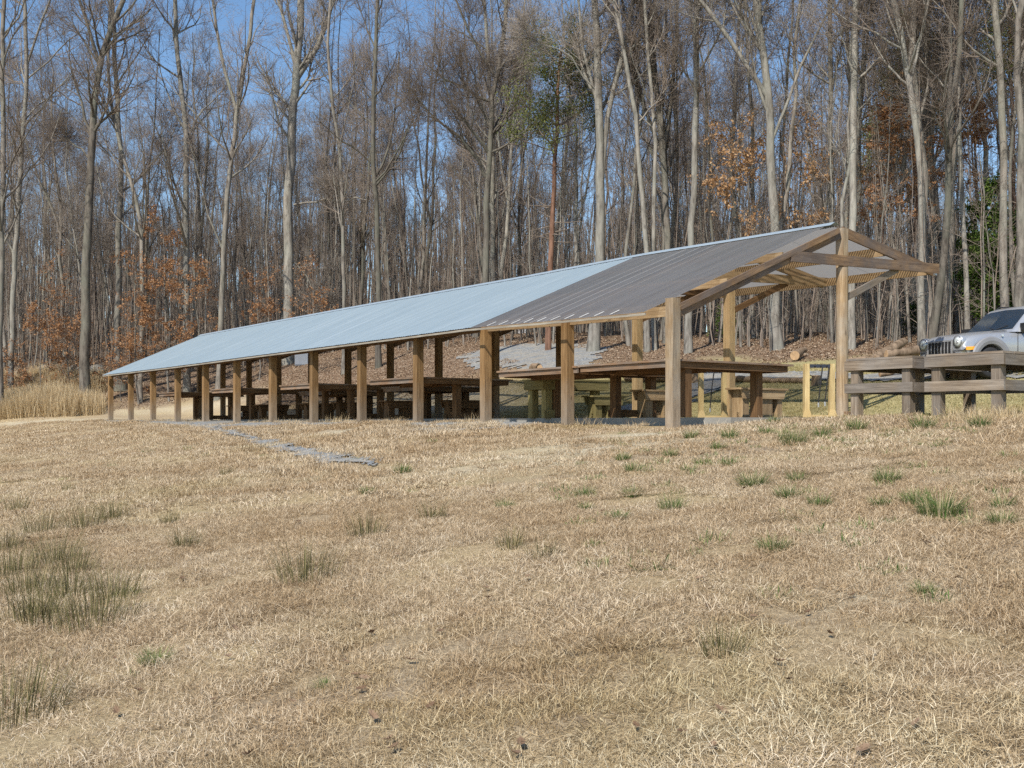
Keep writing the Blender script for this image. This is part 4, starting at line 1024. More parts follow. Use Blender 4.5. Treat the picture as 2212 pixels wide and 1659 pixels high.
# pines
def pine(label, Y, base, pts, w0, w1, crown_z, seed, nclump=2600, spreadx=2.6):
    org = atg(base, Y); px = Y/F; r = np.random.default_rng(seed)
    p, rd = strand([(base, HY-org[2]/Y*F+4)]+pts, Y, w0*px/2, w1*px/2, org, seed=seed, ext=False)
    T1 = tubes(p[None], rd[None], 10)
    H_ = p[-1, 2]; t0 = crown_z/H_
    a, ar = grow(r, p[None], rd[None], 34, t0, .99, spreadx, spreadx*.45, R(50), R(85), 6, .10, .12, .4, .014, .06)
    b_, br = grow(r, a, ar, 7, .35, 1.0, .9, .6, R(25), R(60), 4, .1, .15, .5, .008)
    dead, dr = grow(r, p[None], rd[None], 16, .35, t0, 1.6, 1.3, R(60), R(95), 5, -.02, .15, .3, .01, .03)
    C = cat([tubes(b_, br, 3), tubes(a, ar, 5), tubes(dead, dr, 4)])
    pts_ = b_[:, 1:].reshape(-1, 3); lv = leaves(r, pts_, nclump*4, .055, .20)
    return make_tree('pine_tree', label, 'pine tree', org, T1, C, M['bark_pine'], M['twig'], None, (lv[0], lv[1], lv[2], M['pine']))
pine('reddish pine with a tufted green crown right of the dark oak', 47, 1184, [(1190, 540), (1197, 400), (1200, 300), (1204, 200), (1210, 110)], 15, 6, 8.2, 41, 3400, 3.7)
pine('pine with sparse green boughs near the top right behind the knotty pale trunk', 46, 1975, [(1978, 500), (1972, 300), (1968, 150), (1962, 40)], 12, 5, 8.5, 42, 1600, 2.0)
pine('pine with thin green boughs beside the leaning tree at upper right', 50, 2060, [(2058, 500), (2052, 300), (2050, 120)], 12, 5, 9, 43, 1500, 2.0)
pine('dark pine crown at the top right corner', 42, 2196, [(2195, 500), (2192, 300), (2188, 150), (2185, 40)], 13, 6, 9, 44, 2600, 2.2)
pine('small pine glimpsed between trunks right of the roof peak', 52, 1905, [(1905, 500), (1903, 380), (1900, 260)], 10, 5, 7.5, 45, 1000, 1.6)
# holly
def holly(label, x, Y, hgt, wid, seed, n=16000):
    org = atg(x, Y); r = np.random.default_rng(seed)
    p = trunk_poly(r, hgt, .02, 10, .05); rd = .07*(1-np.linspace(0, .85, 10))
    a, ar = grow(r, p[None], rd[None], 46, .06, .98, wid, wid*.25, R(55), R(88), 6, .04, .12, .4, .01, .035)
    b_, br = grow(r, a, ar, 7, .25, 1.0, .7, .4, R(30), R(65), 4, .03, .15, .5, .006)
    lv = leaves(r, b_.reshape(-1, 3), n, .06, .09, .3)
    return make_tree('evergreen_shrub', label, 'evergreen shrub', org, tubes(p[None], rd[None], 8), cat([tubes(a, ar, 4), tubes(b_, br, 3)]), M['bark_mid'], M['twig'], None, (lv[0], lv[1], lv[2], M['holly']))
holly('tall glossy green holly behind the bonnet of the silver car', 2128, 37.5, 5.4, 1.25, 51, 17000)
holly('bright green holly at the right edge behind the car roof', 2196, 38.5, 4.4, 1.0, 52, 11000)
holly('small green holly sapling low among the trunks left of the car', 1985, 44, 1.3, .45, 53, 1500)
holly('small green holly low in the wood behind the open gable', 1560, 46, 1.2, .6, 54, 1500)
# rusty-leaved young trees
def rusty(label, x, Y, hgt, spread, seed, n, mat='rust', z0=.15, size=.066):
    org = atg(x, Y); r = np.random.default_rng(seed)
    p = trunk_poly(r, hgt, .05, 10, .07); rd = .055*(1-np.linspace(0, .85, 10))*(hgt/7)**.7
    a, ar = grow(r, p[None], rd[None], 20, z0, .97, spread, spread*.4, R(45), R(80), 6, .05, .14, .45, .01, .03)
    b_, br = grow(r, a, ar, 6, .25, 1.0, .9, .5, R(25), R(60), 4, .03, .16, .5, .006)
    c, cr = grow(r, b_, br, 4, .2, 1.0, .4, .3, R(20), R(60), 3, .0, .2, .6, .004)
    pick = c[r.random(len(c)) < .5].reshape(-1, 3)
    lv = leaves(r, pick, n, size, .06)
    return make_tree('rusty_leaved_sapling', label, 'young tree', org, tubes(p[None], rd[None], 8), cat([tubes(a, ar, 4), tubes(b_, br, 3), tubes(c, cr, 3)]), M['bark_mid'], M['twig'], 'young trees still holding dead leaves', (lv[0], lv[1], lv[2], M[mat]))
rusty('tallest sapling of rusty leaves above the left end of the roof', 365, 61, 10.5, 2.3, 61, 4200)
rusty('rusty-leaved sapling right of the tallest one, half behind the roof', 440, 60, 8.0, 2.0, 62, 2600)
rusty('rusty-leaved sapling left of the tallest one, above the roof tip', 300, 60.5, 8.4, 1.9, 63, 3000)
rusty('low rusty sapling just over the roof tip', 262, 61, 3.6, 2.2, 64, 2200)
rusty('rusty-leaved bushy sapling behind the tall straw grass', 85, 62, 5.2, 2.2, 65, 3200)
rusty('thin rusty sapling beside the ivy-footed trunk', 150, 62, 4.6, 1.7, 66, 1800)
rusty('small rusty sapling at the left frame edge', 22, 62, 4.0, 1.8, 67, 1700)
rusty('mid-height rusty sapling between the pale slender tree and the ivy-footed trunk', 125, 66, 7.6, 1.7, 68, 1500)
rusty('low rusty bush behind the centre of the long roof', 560, 62, 6.5, 2.0, 69, 1800)
rusty('rusty-leaved sapling under the broken limbs of the large whitish tree', 680, 58, 6.3, 1.9, 70, 1400)
rusty('pale tan-leaved tree left of the forked giant above the plastic roof', 1600, 41, 8.2, 2.4, 71, 2900, 'rustpale', .45)
rusty('pale tan-leaved tree right of the forked giant', 1718, 42, 8.6, 2.0, 72, 2200, 'rustpale', .45)
rusty('orange-leaved tree right of the roof peak', 1965, 38, 8.0, 2.0, 73, 3400, 'rust', .5)
rusty('orange-leaved tree above the right eave, beside the slim trunk', 2052, 39, 8.6, 1.7, 74, 2600, 'rust', .55)
rusty('faint tan-leaved tree high above the gable near the two close trunks', 1900, 41, 9.5, 1.9, 75, 1500, 'rustpale', .5)
# ---- the rest of the wood: prototypes and copies
protos = []
spec = [(201, 25, .17, 'bark_light', 1), (202, 24, .14, 'bark_mid', 0), (203, 26, .19, 'bark_mid', 1), (204, 22, .11, 'bark_light', 0), (205, 24, .15, 'bark_dark', 1),
        (206, 21, .09, 'bark_mid', 0), (207, 23, .12, 'bark_light', 1), (208, 20, .085, 'bark_dark', 0), (209, 26, .16, 'bark_mid', 0), (210, 22, .10, 'bark_light', 0)]
def edgeY(x):
    k = (x-CX)/F; den = k*NX+NY
    Y = (15.5+A0[0]*NX+A0[1]*NY)/max(den, .05)
    return min(Y, 66)+1.0
bgnames = {'bark_light': 'pale', 'bark_mid': 'grey-brown', 'bark_dark': 'dark'}
zones = [(-9999, 260, 'left of the roof tip'), (260, 640, 'behind the left roof end'), (640, 1000, 'behind the metal roof middle'), (1000, 1350, 'around the dark oak'),
         (1350, 1800, 'behind the plastic roof'), (1800, 9999, 'right of the roof peak')]
placed = []
rp = random.Random(5)
def zone(x):
    for a, b_, n_ in zones:
        if a <= x < b_: return n_
cands = []
for i in range(3000):
    x = rp.uniform(-260, 2480); e = edgeY(x); Y = e+rp.random()**1.15*44
    X = (x-CX)/F*Y
    if 850 < x < 1010 and rp.random() < .72 and Y < edgeY(x)+40: continue
    if all((X-a)**2+(Y-b_)**2 > 1.5**2 for a, b_ in placed):
        placed.append((X, Y)); cands.append((x, Y, X))
    if len(cands) >= 205: break
for k, sp in enumerate(spec):
    T, C, _ = tree_meshes(sp[0], sp[1]*.88, sp[2]*.86, 2, .32, 12, sp[4], dens=.9, spread=.80, upr=.17)
    protos.append((sp, T, C, [None]))
def depthword(x, Y):
    d = Y-edgeY(x)
    return 'near' if d < 9 else ('middle' if d < 22 else 'deep')
for i, (x, Y, X) in enumerate(cands):
    sp, T, C, ref = protos[i % len(protos)]
    lab = f"{'stout' if sp[2] > .13 else 'thin'} {bgnames[sp[3]]} tree in the {depthword(x, Y)} wood {zone(x)}"
    z = g1(X, Y)-.1; s = rp.uniform(.85, 1.15)
    if ref[0] is None:
        t = make_tree('bare_tree', lab, 'tree', (X, Y, z), T, C, M[sp[3]], M['twig_light' if sp[3] == 'bark_light' else 'twig'], 'bare trees of the wood')
        ref[0] = t; t.rotation_euler = (0, 0, rp.uniform(0, 6.28))
    else: t = dup(ref[0], (X, Y, z), rp.uniform(0, 6.28), lab, 'bare trees of the wood', (s*rp.uniform(.85, 1.15), s, s))
# saplings
sprot = []
for k in range(5):
    r = np.random.default_rng(300+k); Hh = [9, 7, 11, 5.5, 13][k]
    p = trunk_poly(r, Hh, .05, 10, .09); rd = [.04, .03, .05, .025, .06][k]*(1-np.linspace(0, .85, 10))
    a, ar = grow(r, p[None], rd[None], 14, .25, .97, 1.7, .8, R(35), R(65), 5, .12, .12, .5, .008, .02)
    b_, br = grow(r, a, ar, 6, .2, 1, .8, .4, R(25), R(60), 4, .08, .15, .6, .005)
    c, cr = grow(r, b_, br, 3, .2, 1, .4, .3, R(25), R(60), 3, .05, .15, .7, .004)
    sprot.append([cat([tubes(p[None], rd[None], 6)]), cat([tubes(a, ar, 4), tubes(b_, br, 3), tubes(c, cr, 3)]), None])
cnt = 0; tries = 0
while cnt < 85 and tries < 4000:
    tries += 1
    x = rp.uniform(-120, 2330); Y = edgeY(x)-.6+rp.random()**1.6*26; X = (x-CX)/F*Y
    if any((X-a)**2+(Y-b_)**2 < .8 for a, b_ in placed): continue
    placed.append((X, Y)); k = cnt % 5; P_ = sprot[k]; z = g1(X, Y)-.05
    lab = f"{'pale' if k % 2 == 0 else 'grey-brown'} leafless sapling in the {depthword(x, Y)} wood {zone(x)}"
    if P_[2] is None:
        P_[2] = make_tree('bare_sapling', lab, 'sapling', (X, Y, z), P_[0], P_[1], M['bark_light' if k % 2 == 0 else 'bark_mid'], M['twig'], 'leafless saplings of the wood')
    else: dup(P_[2], (X, Y, z), rp.uniform(0, 6.28), lab, 'leafless saplings of the wood', (1, 1, rp.uniform(.8, 1.2)))
    cnt += 1
# distant wood: one mass
far = []
fp = [tree_meshes(400+k, 15.5+1.5*(k % 3), .11, 1, .3, 13, k % 2, dens=.9, spread=.7, upr=.2) for k in range(6)]
for i in range(330):
    x = rp.uniform(-420, 2650); e = edgeY(x); Y = e+8+rp.random()**.8*80; X = (x-CX)/F*Y
    T, C, _ = fp[i % 6]; a = rp.uniform(0, 6.28); ca, sa = math.cos(a), math.sin(a); s = rp.uniform(.7, 1.1)
    for V, Q in (T, C):
        W = V*s; W = np.stack([W[:, 0]*ca-W[:, 1]*sa+X, W[:, 0]*sa+W[:, 1]*ca+Y, W[:, 2]+g1(X, Y)-.2], -1); far.append((W, Q))
# thin stems of the understory, part of the same mass
n = 5200
xs = np.array([rp.uniform(-260, 2500) for _ in range(n)]); Ys = np.array([edgeY(x)+rp.random()**.9*85 for x in xs]); Xs = (xs-CX)/F*Ys; Zs = gz(Xs, Ys)
Hs = rng.uniform(2.5, 10, n)+np.clip(Ys-60, 0, 40)*.12; K = 6; t = np.linspace(0, 1, K)
P = np.zeros((n, K, 3)); P[:, :, 0] = Xs[:, None]+np.cumsum(rng.normal(size=(n, K))*.10, 1)+rng.normal(size=(n, 1))*.06*Hs[:, None]*t; P[:, :, 1] = Ys[:, None]+np.cumsum(rng.normal(size=(n, K))*.1, 1); P[:, :, 2] = Zs[:, None]-.1+Hs[:, None]*t
Rd = (rng.uniform(.010, .045, n)**1.0+np.clip(Ys-70, 0, 60)*.0006)[:, None]*(1-.75*t)
far.append(tubes(P, Rd, 4))
a, ar = grow(rng, P, Rd, 7, .12, 1, 1.7, .8, R(35), R(85), 5, .06, .2, .5, .006)
far.append(tubes(a, ar, 3)); b_, br = grow(rng, a, ar, 3, .3, 1, .7, .4, R(30), R(60), 3, .08, .14, .6, .005); far.append(tubes(b_, br, 3))
V, Q = cat(far); stems = tubes(P[::2], Rd[::2]*1.15, 5)
tag(link('understory_stems', np_mesh('understory_stems', stems[0]+np.array([[.05, -.05, 0]]), stems[1], M['bark_mid'], True)), 'countless thin pale stems of young trees crowding the wood', 'understory', kind='stuff')
tag(link('distant_wood', np_mesh('distant_wood', V, Q, M['twig'], False)), 'hazy mass of far bare trees and thin stems filling the depth of the wood', 'wood', kind='stuff')
del far, V, Q
# ================================================================ GROUND COVER
def blades(r, n, half, hmin, hmax, w, leanmin, leanmax, curl=.5, cl=None):
    x = r.uniform(-half, half, n); y = r.uniform(-half, half, n)
    if cl is not None:
        c = r.uniform(-half, half, (cl, 2)); k = r.integers(0, cl, n); m = r.random(n) < .6
        x = np.where(m, c[k, 0]+r.normal(size=n)*.035, x); y = np.where(m, c[k, 1]+r.normal(size=n)*.035, y)
    a = r.uniform(0, 2*np.pi, n); le = r.uniform(leanmin, leanmax, n); h = r.uniform(hmin, hmax, n)
    dx, dy = np.cos(a), np.sin(a); px, py = -dy, dx
    le2 = np.minimum(le+curl*r.uniform(.2, 1.2, n), 1.75)
    b0 = np.stack([x, y, np.full(n, -.01)+r.uniform(0, .012, n)], -1)
    d1 = np.stack([dx*np.sin(le), dy*np.sin(le), np.cos(le)], -1); d2 = np.stack([dx*np.sin(le2), dy*np.sin(le2), np.cos(le2)], -1)
    m1 = b0+d1*(h*.55)[:, None]; tp = m1+d2*(h*.45)[:, None]
    tp[:, 2] = np.maximum(tp[:, 2], .003)
    W = (w*r.uniform(.6, 1.4, n))[:, None]; s = np.stack([px, py, np.zeros(n)], -1)
    tw = r.uniform(-.6, .6, n)[:, None]; s = s+np.stack([np.zeros(n), np.zeros(n), np.ones(n)], -1)*tw
    V = np.stack([b0-s*W/2, b0+s*W/2, m1+s*W*.42, m1-s*W*.42, tp+s*W*.08, tp-s*W*.08], 1).reshape(-1, 3)
    i = np.arange(n)[:, None]*6
    Q = np.concatenate([i+np.array([[0, 1, 2, 3]]), i+np.array([[3, 2, 4, 5]])], 0)
    return V, Q, np.repeat(r.random(n), 6)
def patchset(tag_, k, fn, mat):
    c = bpy.data.collections.new(tag_)
    for i in range(k):
        V, Q, t = fn(np.random.default_rng(700+i+sum(map(ord, tag_))))
        o = bpy.data.objects.new(f'{tag_}_patch', np_mesh(tag_, V, Q, mat, False, {'tone': ('POINT', t)})); c.objects.link(o)
    return c
def scatter(name, X, Y, coll, label, cat_, smin=.9, smax=1.1, dz=0.0, kind='stuff'):
    X = np.asarray(X); Y = np.asarray(Y); n = len(X); e = .4
    Z = gz(X, Y)+dz; sx = (gz(X+e, Y)-gz(X-e, Y))/(2*e); sy = (gz(X, Y+e)-gz(X, Y-e))/(2*e)
    me = bpy.data.meshes.new(name); me.vertices.add(n); me.vertices.foreach_set('co', np.stack([X, Y, Z], -1).astype(np.float32).ravel())
    # euler from slope: rotate about z first, then tilt (XYZ euler applied x, y, z)
    rz = rng.uniform(0, 2*np.pi, n)
    nrm = np.stack([-sx, -sy, np.ones(n)], -1); nrm /= np.linalg.norm(nrm, axis=1, keepdims=True)
    ca, sa = np.cos(-rz), np.sin(-rz); nx_ = nrm[:, 0]*ca-nrm[:, 1]*sa; ny_ = nrm[:, 0]*sa+nrm[:, 1]*ca
    rx = -np.arcsin(np.clip(ny_, -1, 1)); ry = np.arctan2(nx_, nrm[:, 2])
    a = me.attributes.new('rot', 'FLOAT_VECTOR', 'POINT'); a.data.foreach_set('vector', np.stack([rx, ry, rz], -1).astype(np.float32).ravel())
    a = me.attributes.new('scl', 'FLOAT', 'POINT'); a.data.foreach_set('value', rng.uniform(smin, smax, n).astype(np.float32))
    o = link(name, me); tag(o, label, cat_, kind=kind)
    ng = bpy.data.node_groups.new(name, 'GeometryNodeTree')
    ng.interface.new_socket('Geometry', in_out='INPUT', socket_type='NodeSocketGeometry'); ng.interface.new_socket('Geometry', in_out='OUTPUT', socket_type='NodeSocketGeometry')
    gi = ng.nodes.new('NodeGroupInput'); go = ng.nodes.new('NodeGroupOutput')
    ci = ng.nodes.new('GeometryNodeCollectionInfo'); ci.inputs['Collection'].default_value = coll
    ci.inputs['Separate Children'].default_value = True; ci.inputs['Reset Children'].default_value = True
    ip = ng.nodes.new('GeometryNodeInstanceOnPoints'); ip.inputs['Pick Instance'].default_value = True
    ri = ng.nodes.new('FunctionNodeRandomValue'); ri.data_type = 'INT'; ri.inputs['Min'].default_value = 0; ri.inputs['Max'].default_value = len(coll.objects)-1
    ar = ng.nodes.new('GeometryNodeInputNamedAttribute'); ar.data_type = 'FLOAT_VECTOR'; ar.inputs['Name'].default_value = 'rot'
    as_ = ng.nodes.new('GeometryNodeInputNamedAttribute'); as_.data_type = 'FLOAT'; as_.inputs['Name'].default_value = 'scl'
    L = ng.links.new
    L(gi.outputs[0], ip.inputs['Points']); L(ci.outputs[0], ip.inputs['Instance'])
    L([s for s in ri.outputs if s.type == 'INT'][0], ip.inputs['Instance Index'])
    L([s for s in ar.outputs if s.name == 'Attribute' and s.enabled][0], ip.inputs['Rotation']); L([s for s in as_.outputs if s.name == 'Attribute' and s.enabled][0], ip.inputs['Scale'])
    L(ip.outputs[0], go.inputs[0])
    md = o.modifiers.new('scatter', 'NODES'); md.node_group = ng
    return o
def grid_pts(x0, x1, y0, y1, st, cond):
    X, Y = np.meshgrid(np.arange(x0, x1, st), np.arange(y0, y1, st)); X = X.ravel(); Y = Y.ravel()
    X = X+rng.uniform(-.3, .3, X.size)*st; Y = Y+rng.uniform(-.3, .3, Y.size)*st
    m = cond(X, Y); return X[m], Y[m]
def infr(X, Y, pad=1.5): return np.abs(X) < .482*Y+pad
def ingravel(X, Y):
    m = np.zeros(X.shape, bool)
    for p in gravel_polys: m |= pip(X, Y, p)
    return m
def neargravel(X, Y, e):
    m = ingravel(X, Y)
    for k in range(8):
        a = k*math.pi/4; m |= ingravel(X+e*math.cos(a), Y+e*math.sin(a))
    return m
def merge(*a):
    V = []; Q = []; T = []; o = 0
    for v, q, t in a: V.append(v); Q.append(q+o); T.append(t); o += len(v)
    return np.concatenate(V), np.concatenate(Q), np.concatenate(T)
near = patchset('dry_near', 6, lambda r: merge(blades(r, 6800, .6, .025, .07, .0026, .9, 1.5, .3), blades(r, 2300, .6, .025, .065, .0026, .15, 1.0, .5, 40), blades(r, 230, .6, .09, .20, .0024, .9, 1.55, .3)), M['dry'])
mid = patchset('dry_mid', 5, lambda r: merge(blades(r, 1900, .8, .03, .09, .006, .8, 1.5, .3, 40), blades(r, 1300, .8, .03, .08, .005, .15, 1.0, .5, 60), blades(r, 60, .8, .10, .20, .004, .4, 1.3, .3)), M['dry'])
farp = patchset('dry_far', 4, lambda r: merge(blades(r, 900, 1.2, .03, .09, .014, .5, 1.4, .3, 60), blades(r, 500, 1.2, .04, .10, .010, .1, .8, .5, 60)), M['dry'])
field = lambda X, Y: (w_of(X, Y) < .15) | ((s_of(X, Y) < -1.25) & (w_of(X, Y) < 1.5))
bare = lambda X, Y: soil_amt(X, Y) > .52+.25*rng.random(X.shape)
X, Y = grid_pts(-10, 10, 2.2, 13, .78, lambda X, Y: infr(X, Y, 2.6) & field(X, Y) & ~bare(X, Y))
scatter('dry_grass', X, Y, near, 'dry matted straw-coloured grass covering the near field', 'grass')
X, Y = grid_pts(-19, 19, 13, 30, 1.15, lambda X, Y: infr(X, Y, 4) & field(X, Y) & ~bare(X, Y) & ~neargravel(X, Y, .55))
scatter('dry_grass', X, Y, mid, 'dry straw grass on the rise in front of the shelter', 'grass')
X, Y = grid_pts(-38, 4, 30, 60, 1.8, lambda X, Y: infr(X, Y, 5) & (w_of(X, Y) < -.6) & ~bare(X, Y) & ~neargravel(X, Y, .9))
scatter('dry_grass', X, Y, farp, 'dry straw grass on the far left part of the field', 'grass')
sg = patchset('short_grass', 4, lambda r: merge(blades(r, 1300, .8, .02, .07, .008, .5, 1.4, .4), blades(r, 500, .8, .03, .07, .006, .1, .9, .5, 30)), M['short'])
X, Y = grid_pts(-8, 22, 16, 45, 1.1, lambda X, Y: infr(X, Y) & (green_amt(X, Y) > .3) & ~ingravel(X, Y) & (w_of(X, Y) < 12.5))
scatter('short_grass', X, Y, sg, 'short olive-green turf on the bank behind the shelter', 'grass')
# fallen leaves: forest floor and field
def leafpatch(n, half, size):
    def f(r):
        c = np.stack([r.uniform(-half, half, n), r.uniform(-half, half, n), r.uniform(.005, .05, n)], -1)
        a = r.normal(size=(n, 3)); a[:, 2] *= .35; a /= np.linalg.norm(a, axis=1, keepdims=True)
        u = np.array([0, 0, 1.])+r.normal(size=(n, 3))*.35; b_ = np.cross(a, u); b_ /= np.linalg.norm(b_, axis=1, keepdims=True); nn = np.cross(a, b_)
        s = (size*r.uniform(.6, 1.3, n))[:, None]
        V = np.stack([c-a*s, c-b_*s*.5+nn*s*.25, c+a*s, c+b_*s*.5+nn*s*.25, c-a*s*.2-nn*s*.05, c+a*s*.4-nn*s*.05], 1)
        V = V.reshape(-1, 3); i = np.arange(n)[:, None]*6
        Q = np.concatenate([i+np.array([[0, 1, 5, 4]]), i+np.array([[4, 5, 3, 0]]), i+np.array([[1, 2, 5, 5]])], 0)
        Q = np.concatenate([i+np.array([[0, 1, 5, 4]]), i+np.array([[0, 4, 5, 3]])], 0)
        return V, Q, np.repeat(r.random(n), 6)
    return f
lp = patchset('leaf_litter', 4, leafpatch(700, 1.1, .048), M['litter'])
X, Y = grid_pts(-45, 40, 26, 100, 1.7, lambda X, Y: infr(X, Y, 3) & (litter_amt(X, Y) > .35) & ~ingravel(X, Y))
scatter('leaf_litter', X, Y, lp, 'brown fallen leaves carpeting the floor of the wood', 'leaf litter')
# oak leaves lying in the field, lobed
def oak_leaf_pts():
    half = [(0, 0), (.10, .05), (.16, .22), (.26, .12), (.34, .30), (.44, .13), (.54, .34), (.66, .13), (.76, .24), (.86, .10), (1.0, 0)]
    return half+[(x, -y) for x, y in half[-2:0:-1]]
op = oak_leaf_pts()
bm = bmesh.new(); lay = bm.verts.layers.float.new('tone')
lr = random.Random(12)
spots = []
for k in range(80):
    x = lr.uniform(0, 2212); y = 1659-(lr.random()**1.2)*620
    spots.append((x, y))
for x, y in spots:
    p = G(x, y); s = lr.uniform(.045, .085); rot = Matrix.Rotation(lr.uniform(0, 6.28), 3, 'Z')@Matrix.Rotation(lr.uniform(-.35, .35), 3, 'X')@Matrix.Rotation(lr.uniform(-.5, .3), 3, 'Y'); tn = lr.uniform(.1, .6); cu = lr.uniform(.3, 1.2)
    vs = []
    for a, b_ in op:
        v = rot@Vector(((a-.5)*s, b_*s, (b_*b_*2*cu+(a-.5)**2*cu)*s)); q = bm.verts.new((p[0]+v.x, p[1]+v.y, p[2]+.028+v.z)); q[lay] = tn; vs.append(q)
    c = bm.verts.new((p[0], p[1], p[2]+.028)); c[lay] = tn*.8
    for i in range(len(vs)): bm.faces.new((vs[i], vs[(i+1) % len(vs)], c))
me = bpy.data.meshes.new('fallen_leaves'); bm.to_mesh(me); bm.free(); me.materials.append(M['litter'])
tag(link('fallen_leaves', me), 'scattered curled brown oak leaves blown over the dry field', 'leaves', kind='stuff')
# dry sprigs growing through the gravel
gd = patchset('dry_sprig', 3, lambda r: blades(r, 90, .16, .03, .10, .006, .3, 1.4, .5), M['dry'])
Xs_ = []; Ys_ = []
for P_ in gravel_polys[:3]:
    a = rng.uniform(min(p[0] for p in P_)-.2, max(p[0] for p in P_)+.2, 4200); b = rng.uniform(min(p[1] for p in P_)-.2, max(p[1] for p in P_)+.2, 4200)
    m = pip(a+rng.normal(size=4200)*.25, b+rng.normal(size=4200)*.25, P_) & (fbm(a*1.3+9, b*1.3) > .56); Xs_.append(a[m]); Ys_.append(b[m])
for P_ in gravel_polys[:3]:
    x0, x1 = min(p[0] for p in P_)-1.6, max(p[0] for p in P_)+1.6; y0, y1 = min(p[1] for p in P_)-1.6, max(p[1] for p in P_)+1.6
    n_ = min(14000, int((x1-x0)*(y1-y0)*22)); a = rng.uniform(x0, x1, n_); b = rng.uniform(y0, y1, n_)
    m = neargravel(a, b, 1.3) & ~ingravel(a, b) & (w_of(a, b) < .2); Xs_.append(a[m]); Ys_.append(b[m])
scatter('dry_sprigs', np.concatenate(Xs_), np.concatenate(Ys_), gd, 'dry straw sprigs growing through the gravel patches', 'grass', .6, 1.4, .015)
# sparse small green sprigs
gp = patchset('green_sprig', 4, lambda r: blades(r, 60, .10, .03, .09, .005, .2, 1.2, .5), M['greenblade'])
def gcond(X, Y):
    w = w_of(X, Y); d = np.exp(-((X-4.2-.25*(Y-12))/3.2)**2)
    return infr(X, Y) & (w < -.3) & (rng.random(X.shape) < .28*d+.012) & (Y > 6)
X, Y = grid_pts(-12, 14, 4, 26, .35, gcond)
scatter('green_sprigs', X, Y, gp, 'tiny green grass sprigs coming up through the dry turf', 'grass', .6, 1.5)
# pebbles on the trail
def pebbles(name, poly, n, size):
    xs = [p[0] for p in poly]; ys = [p[1] for p in poly]
    X = rng.uniform(min(xs)-.4, max(xs)+.4, n); Y = rng.uniform(min(ys)-.4, max(ys)+.4, n)
    m = pip(X+rng.normal(size=n)*.14, Y+rng.normal(size=n)*.14, poly); X, Y = X[m], Y[m]; n = len(X); Z = gz(X, Y)+.03
    o8 = np.array([(1, 0, 0), (0, 1, 0), (-1, 0, 0), (0, -1, 0), (0, 0, .8), (0, 0, -.8)], float)
    V = o8[None]*rng.uniform(.5, 1.2, (n, 6, 1))*size*rng.uniform(.6, 1.4, (n, 1, 1)); a = rng.uniform(0, 6.28, n); ca, sa = np.cos(a)[:, None], np.sin(a)[:, None]
    V = np.stack([V[..., 0]*ca-V[..., 1]*sa, V[..., 0]*sa+V[..., 1]*ca, V[..., 2]], -1)+np.stack([X, Y, Z], -1)[:, None]
    i = np.arange(n)[:, None]*6
    T = np.concatenate([i+np.array([[p, (p+1) % 4, q]] if q == 4 else [[(p+1) % 4, p, q]]) for p in range(4) for q in (4, 5)], 0)
    tag(link(name, np_mesh(name, V.reshape(-1, 3), T, M['gravel'], False)), None, None, kind='stuff')['label'] = 'loose grey stones on the gravel ' + name.split('_')[-1]
pebbles('loose_gravel', gravel_polys[0], 60000, .022)
pebbles('loose_gravel', gravel_polys[2], 24000, .022)
# ---- tufts
def tuft(name, x, y, label, n, rad, h, mat, lean, group, cat_, w=.006, seed=0):
    r = np.random.default_rng(seed); p = G(x, y)
    a = r.uniform(0, 6.28, n); d = rad*np.sqrt(r.random(n))*.45; le = lean*(.2+.8*r.random(n)); hh = h*r.uniform(.45, 1.1, n)
    dx, dy = np.cos(a), np.sin(a); b0 = np.stack([dx*d, dy*d, np.full(n, -.02)], -1)
    K = 4; t = np.linspace(0, 1, K); V = np.zeros((n, K, 2, 3)); cur = b0.copy()
    s = np.stack([-dy, dx, np.zeros(n)], -1)
    tw = r.uniform(-1, 1, n)[:, None]; s = s+np.stack([dx, dy, np.zeros(n)], -1)*tw; s /= np.linalg.norm(s, axis=1, keepdims=True)
    for k in range(K):
        W = w*(1-.85*t[k]); V[:, k, 0] = cur-s*W/2; V[:, k, 1] = cur+s*W/2
        l2 = le*(.5+1.2*t[k]); cur = cur+np.stack([dx*np.sin(l2), dy*np.sin(l2), np.cos(l2)], -1)*(hh/(K-1))[:, None]
    i = np.arange(n)[:, None]*K*2
    Q = np.concatenate([i+np.array([[2*k, 2*k+1, 2*k+3, 2*k+2]]) for k in range(K-1)], 0)
    tone = np.repeat(np.clip(r.random(n), 0, 1), K*2)
    o = link(name, np_mesh(name, V.reshape(-1, 3), Q, M[mat], False, {'tone': ('POINT', tone)})); o.location = p
    tag(o, label, cat_, group)
